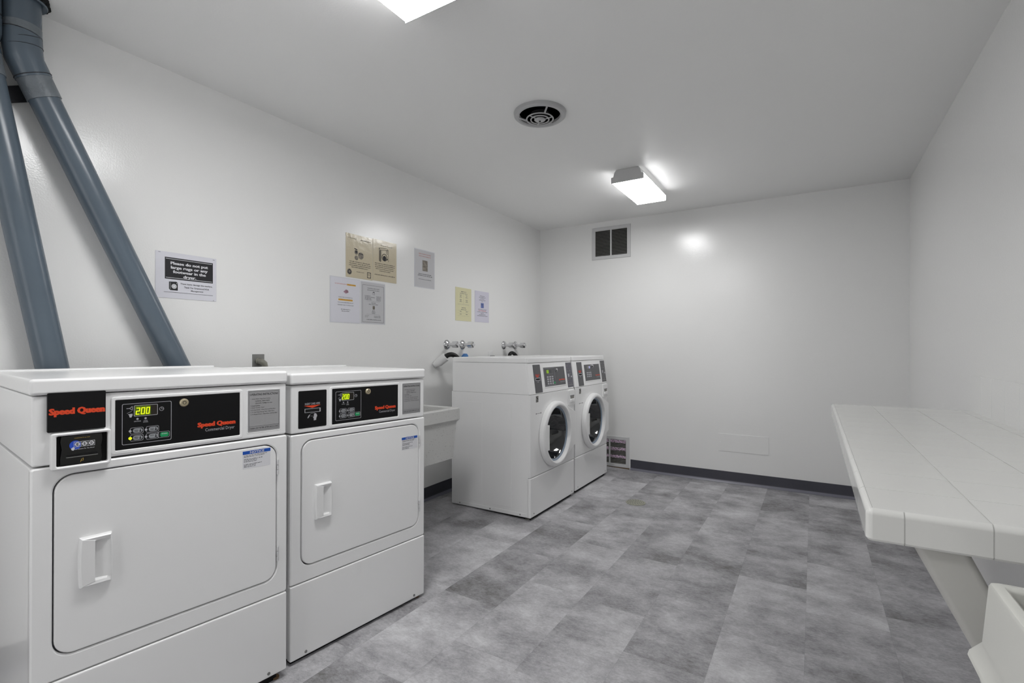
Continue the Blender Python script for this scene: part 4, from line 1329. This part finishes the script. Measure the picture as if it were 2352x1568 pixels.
    poly(bm, rr(0.690, 0.714, 0.962, 0.974, 0.004, 3), q + 0.0003, q + 0.0006, TS)
    obj('pictograms', bm, 'lgrey', ip, smooth=False)
    # soap dispenser
    sd = obj('dispenser_cover', poly(bmesh.new(), rr(0.610, 0.724, 0.745, 0.863, 0.008, 4), 0.0, 0.010, bev=0.004), 'enamel2', t)
    obj('dispenser_slot', poly(bmesh.new(), [(0.640, 0.795), (0.702, 0.795), (0.708, 0.818), (0.634, 0.818)], 0.010, 0.0104), 'slat', sd)
    obj('slot_shadow_line', poly(bmesh.new(), rr(0.632, 0.710, 0.817, 0.821, 0.001, 2), 0.010, 0.0106), 'seam', sd)
    obj('dispenser_pull', poly(bmesh.new(), rr(0.630, 0.708, 0.768, 0.792, 0.010, 5), 0.010, 0.018, bev=0.004), 'enamel2', sd)
    # labels at upper left
    sk = obj('spec_label', poly(bmesh.new(), rr(0.082, 0.118, 0.816, 0.860, 0.001, 1), 0.0, 0.0004), 'slat', t)
    bm = bmesh.new()
    stroke(bm, [(0.086, 0.855), (0.114, 0.834)], 0.006, 0.0004, 0.0007)
    stroke(bm, [(0.112, 0.856), (0.112, 0.840)], 0.004, 0.0004, 0.0007)
    bars(bm, 0.085, 0.116, 0.826, 0.005, rng, 0.0004)
    bars(bm, 0.085, 0.116, 0.818, 0.004, rng, 0.0004)
    obj('label_print', bm, 'ink', sk, smooth=False)
    bm = bmesh.new()
    poly(bm, rr(0.082, 0.092, 0.732, 0.740, 0, 1), 0.0, 0.0005)
    poly(bm, rr(0.150, 0.160, 0.732, 0.740, 0, 1), 0.0, 0.0005)
    bars(bm, 0.098, 0.146, 0.734, 0.004, rng, 0.0)
    obj('door_label', bm, 'seam', t, smooth=False)
    # ---- door
    af = math.radians(60)
    A = [(CX + 0.239 * math.cos(-af), CZ + 0.239 * math.sin(-af)), (0.560, 0.380), (0.698, 0.434), (0.706, 0.446), (0.706, 0.678), (0.698, 0.690), (0.560, 0.744),
         (CX + 0.239 * math.cos(af), CZ + 0.239 * math.sin(af))] + circ(CX, CZ, 0.218, 24, af, -af)
    bm = bmesh.new()
    poly(bm, A, 0.001, 0.028, bev=0.003)
    lathe(bm, [(0.236, -0.001), (0.240, -0.006), (0.240, -0.028), (0.236, -0.038), (0.228, -0.0435), (0.216, -0.046), (0.208, -0.044), (0.204, -0.036), (0.200, -0.016)], (CX, 0, CZ), 'y', 72, False)
    dr = obj('door', bm, 'enamel2', t, bevel_angle=0.9)
    bm = bmesh.new()
    lathe(bm, [(0.2005, -0.018), (0.196, -0.020), (0.190, -0.018), (0.187, -0.014), (0.187, -0.002)], (CX, 0, CZ), 'y', 64, False)
    obj('gasket', bm, 'gasket', dr)
    bm = bmesh.new()
    lathe(bm, [(0.188, -0.012), (0.184, -0.006), (0.179, 0.004), (0.168, 0.035), (0.142, 0.070), (0.10, 0.098), (0.05, 0.112), (0.0, 0.115)], (CX, 0, CZ), 'y', 64, False)
    obj('door_glass', bm, 'glass', dr)
    # grip plate closing the left of the porthole
    r = 0.212
    a1 = math.asin(0.089 / r)
    P = [(CX + r * math.cos(PI + a1 - 2 * a1 * i / 16), 0.555 + r * math.sin(PI + a1 - 2 * a1 * i / 16)) for i in range(17)] + [(0.209, 0.644), (0.206, 0.555), (0.209, 0.466)]
    bm = bmesh.new()
    poly(bm, P[::-1], 0.018, 0.0445, bev=0.003)
    obj('grip', bm, 'enamel2', dr)
    # black box standing in for the shade below the washer + feet
    obj('under_shade', box(0.03, W - 0.03, 0.014, D - 0.20, 0.010, zb + 0.01), 'void', t)
    for i, (x, y) in enumerate(((0.04, 0.04), (W - 0.04, 0.04), (0.04, D - 0.05), (W - 0.04, D - 0.05))):
        wp = Matrix.Rotation(PI / 2 - yaw, 4, 'Z') @ Vector((x, y, 0))
        zz = zf(x0 + wp.x, y0 + wp.y)
        obj('foot', lathe(bmesh.new(), [(0.020, zz), (0.020, zz + 0.006), (0.007, zz + 0.009), (0.007, zb + 0.004)], (x, y, 0), 'z', 18), 'metalfoot', t)
    return t
washer('white front-load washer with green lit display, nearer of the two and next to the sink', -1.653, 2.947, -0.003, 1)
washer('white front-load washer with violet display, farther of the two beside the lint-filled floor vent', -1.661, 3.710, -0.004, 2)

# ================================================================ CONCRETE LAUNDRY SINK (left)
def tub(name, label, x0, x1, y0, y1, zr, depth, m, rim_h, lip, taper, wall=0.028):
    t = thing(name, label, 'sink', ((x0 + x1) / 2, (y0 + y1) / 2, zr - depth))
    hx, hy = (x1 - x0) / 2, (y1 - y0) / 2
    def L(o_, r=0.012):
        return rr(-hx + o_, hx - o_, -hy + o_, hy - o_, r, 4)
    TZ = lambda x, o, z: Vector((x, z, o))
    bm = bmesh.new()
    ls = [(L(lip + taper), 0.0), (L(lip), depth - rim_h - 0.012), (L(lip * 0.2), depth - rim_h), (L(0.0), depth - rim_h + 0.004), (L(0.0), depth - 0.005), (L(0.004), depth),
          (L(lip + wall - 0.004), depth), (L(lip + wall), depth - 0.005), (L(lip + wall + taper * 0.8), 0.05)]
    V = loops(bm, TZ, ls, True, True)
    obj('basin', bm, m, t)
    obj('drain', lathe(bmesh.new(), [(0.032, 0.0505), (0.030, 0.053), (0.0, 0.0525)], (0, 0, 0), 'z', 24), 'steel', t)
    return t
tub('laundry_sink', 'speckled grey concrete laundry sink between the far dryer and the washers', XL + 0.002, -1.893, 1.905, 2.480, 0.823, 0.315, 'concrete', 0.076, 0.014, 0.016)

# ================================================================ TILED COUNTER (right)
CT, CY0, CY1, CX0 = 0.904, 1.087, 3.070, 0.080
t = thing('tile_counter', 'white tiled folding counter with rounded edge along the right wall', 'counter', (CX0, CY0, 0.85))
ox, oy, oz = CX0, CY0, 0.85
def cb(bm, a, b, c, d_, e, f, r=0.0, s_=2):
    return rbox(bm, a - ox, b - ox, c - oy, d_ - oy, e - oz, f - oz, r, s_)
obj('substrate', cb(bmesh.new(), CX0 + 0.010, XR - 0.001, CY0 + 0.010, CY1, 0.853, CT - 0.0012), 'grout', t)
tb = bmesh.new()
xj = [0.0895, 0.249, 0.411, 0.580, XR - 0.001]
y = 1.097
ys = []
while y < CY1 - 0.01:
    ys.append(y); y += 0.158
ys.append(CY1)
for i in range(len(xj) - 1):
    for j in range(len(ys) - 1):
        g_ = 0.0009
        cb(tb, xj[i] + g_, xj[i + 1] - (g_ if i < 3 else 0), ys[j] + g_, ys[j + 1] - g_, CT - 0.008, CT, 0.0007, 2)
o = obj('tile_top', tb, 'tile', t)
# quarter-round edge trim
def trim_piece(bm, p0, p1, along, hgt=0.0565, q_=0.0):
    # cross-section: face with rounded top edge
    r = 0.011
    prof = [(0.010, CT - 0.010), (0.010, CT + 0.0006)]
    prof += [(-r * 0 + (0.0 + r) - r * math.sin(a), CT + 0.0006 - r + r * math.cos(a)) for a in [PI / 2 * k / 6 for k in range(7)]]
    prof += [(0.0, CT - hgt + 0.004), (0.003, CT - hgt), (0.010, CT - hgt)]
    a, b = [], []
    prof = [(min(d_ + q_, 0.010), z - (q_ if z > CT - 0.02 else -q_)) for d_, z in prof]
    for d_, z in prof:
        if along == 'y':
            a.append(bm.verts.new((CX0 + d_ - ox, p0 - oy, z - oz))); b.append(bm.verts.new((CX0 + d_ - ox, p1 - oy, z - oz)))
        else:
            a.append(bm.verts.new((p0 - ox, CY0 + d_ - oy, z - oz))); b.append(bm.verts.new((p1 - ox, CY0 + d_ - oy, z - oz)))
    n = len(prof)
    for i in range(n):
        j = (i + 1) % n
        bm.faces.new((a[i], a[j], b[j], b[i]))
    bm.faces.new(a); bm.faces.new(b[::-1])
bm = bmesh.new()
yy = [CY0 + 0.010] + ys[1:]
for a, b in zip(yy, yy[1:]):
    trim_piece(bm, a + 0.0008, b - 0.0008, 'y')
xx = [CX0 + 0.010, 0.135, 0.249, 0.411, 0.580, XR - 0.001]
for i, (a, b) in enumerate(zip(xx, xx[1:])):
    trim_piece(bm, a + 0.0009 if i else a, b - 0.0009, 'x', 0.0565)
obj('edge_trim', bm, 'tile', t)
bm = bmesh.new()
trim_piece(bm, CY0 + 0.012, CY1 - 0.002, 'y', 0.0565, 0.0006)
trim_piece(bm, CX0 + 0.012, XR - 0.002, 'x', 0.0565, 0.0006)
obj('trim_grout', bm, 'grout', t)
# rounded corner piece
bm = bmesh.new()
r = 0.011
prof = [(0.0, CT + 0.0006)] + [(0.0 + r * math.sin(a), CT + 0.0006 - r + r * math.cos(a)) for a in [PI / 2 * k / 6 for k in range(7)]] + [(r, CT - 0.0525), (0.008, CT - 0.0565), (0.0, CT - 0.0565)]
cc = Vector((CX0 + r - ox, CY0 + r - oy, 0))
rows = []
for k in range(9):
    a = PI + PI / 2 * k / 8
    rows.append([bm.verts.new((cc.x + q_ * math.cos(a), cc.y + q_ * math.sin(a), z - oz)) for q_, z in prof])
for a, b in zip(rows, rows[1:]):
    for i in range(len(prof) - 1):
        bm.faces.new((a[i], a[i + 1], b[i + 1], b[i]))
bmesh.ops.remove_doubles(bm, verts=bm.verts[:], dist=1e-6)
obj('edge_corner', bm, 'tile', t)
# slanted wooden leg, top under the counter front and foot at the wall
bm = bmesh.new()
s_ = 2.02
def leg_x(z): return 0.1520 + (0.838 - z) / s_
P = [(leg_x(0.853), 0.853), (leg_x(0.853) + 0.078, 0.853), (leg_x(0.0) + 0.030, 0.0), (leg_x(0.0) - 0.002, 0.0)]
P = [(leg_x(0.853), 0.853), (leg_x(0.0), 0.0), (min(leg_x(0.0) + 0.060, XR - 0.0215), 0.0), (XR - 0.0215, 0.04), (leg_x(0.853) + 0.078, 0.853)]
v0 = [bm.verts.new((x - ox, 1.130 - oy, z - oz)) for x, z in P]
v1 = [bm.verts.new((x - ox, 1.212 - oy, z - oz)) for x, z in P]
for i in range(len(P)):
    j = (i + 1) % len(P)
    bm.faces.new((v0[i], v0[j], v1[j], v1[i]))
bm.faces.new(v0[::-1]); bm.faces.new(v1)
bmesh.ops.bevel(bm, geom=[e for e in bm.edges if abs(e.verts[0].co.z - e.verts[1].co.z) > 0.3], offset=0.012, segments=4, profile=0.5, affect='EDGES')
o = obj('slanted_leg', bm, 'lumber', t)

# ================================================================ NEAR UTILITY TUB (right, cut by the frame)
TX0, TX1, TY0, TY1, TZ_ = 0.2060, XR - 0.001, 0.42, 1.040, 0.829
t = thing('utility_tub', 'white plastic utility tub in the bottom right corner in front of the counter leg', 'sink', ((TX0 + TX1) / 2, (TY0 + TY1) / 2, 0.479))
hx, hy = (TX1 - TX0) / 2, (TY1 - TY0) / 2
def LL(o_, r=0.006):
    # outline inset on three free sides, flush at the wall side
    return rr(-hx + o_, hx - 0.001, -hy + o_, hy - o_, r, 4)
TZf = lambda x, o, z: Vector((x, z, o))
bm = bmesh.new()
ls = [(LL(0.045), 0.0), (LL(0.010), 0.215), (LL(0.0), 0.232), (LL(0.0015), 0.240), (LL(0.014), 0.262), (LL(0.020), 0.352), (LL(0.022), 0.357), (LL(0.0265), 0.3595), (LL(0.034), 0.3595), (LL(0.038), 0.356), (LL(0.040), 0.352), (LL(0.060), 0.04)]
loops(bm, TZf, ls, True, True)
obj('basin', bm, 'slate', t)
obj('drain', lathe(bmesh.new(), [(0.032, 0.0405), (0.030, 0.043), (0.0, 0.0425)], (0, 0, 0), 'z', 24), 'steel', t)
for sx in (-1, 1):
    for sy in (-1, 1):
        bm = tube(bmesh.new(), [(sx * (hx - 0.075), sy * (hy - 0.075), 0.01), (sx * (hx - 0.065), sy * (hy - 0.065), -0.479)], 0.015, 14)
        obj('leg', bm, 'grille', t)

# ================================================================ FLOOR DRAIN
t = thing('floor_drain', 'round beige perforated drain cover set in the floor in front of the washers', 'drain', (-1.176, 3.765, zf(-1.176, 3.765)))
obj('cover', lathe(bmesh.new(), [(0.074, 0.0), (0.074, 0.003), (0.071, 0.005), (0.0, 0.005)], (0, 0, 0), 'z', 48), 'drain', t)
bm = bmesh.new()
for R, n in ((0.012, 4), (0.028, 9), (0.044, 14), (0.060, 18)):
    for k in range(n):
        a = 2 * PI * k / n + R * 20
        lathe_c = (R * math.cos(a), R * math.sin(a), 0)
        P = circ(lathe_c[0], lathe_c[1], 0.0042, 8)
        vs = [bm.verts.new((x, y, 0.0053)) for x, y in P]
        bm.faces.new(vs)
obj('holes', bm, 'seam', t, smooth=False)
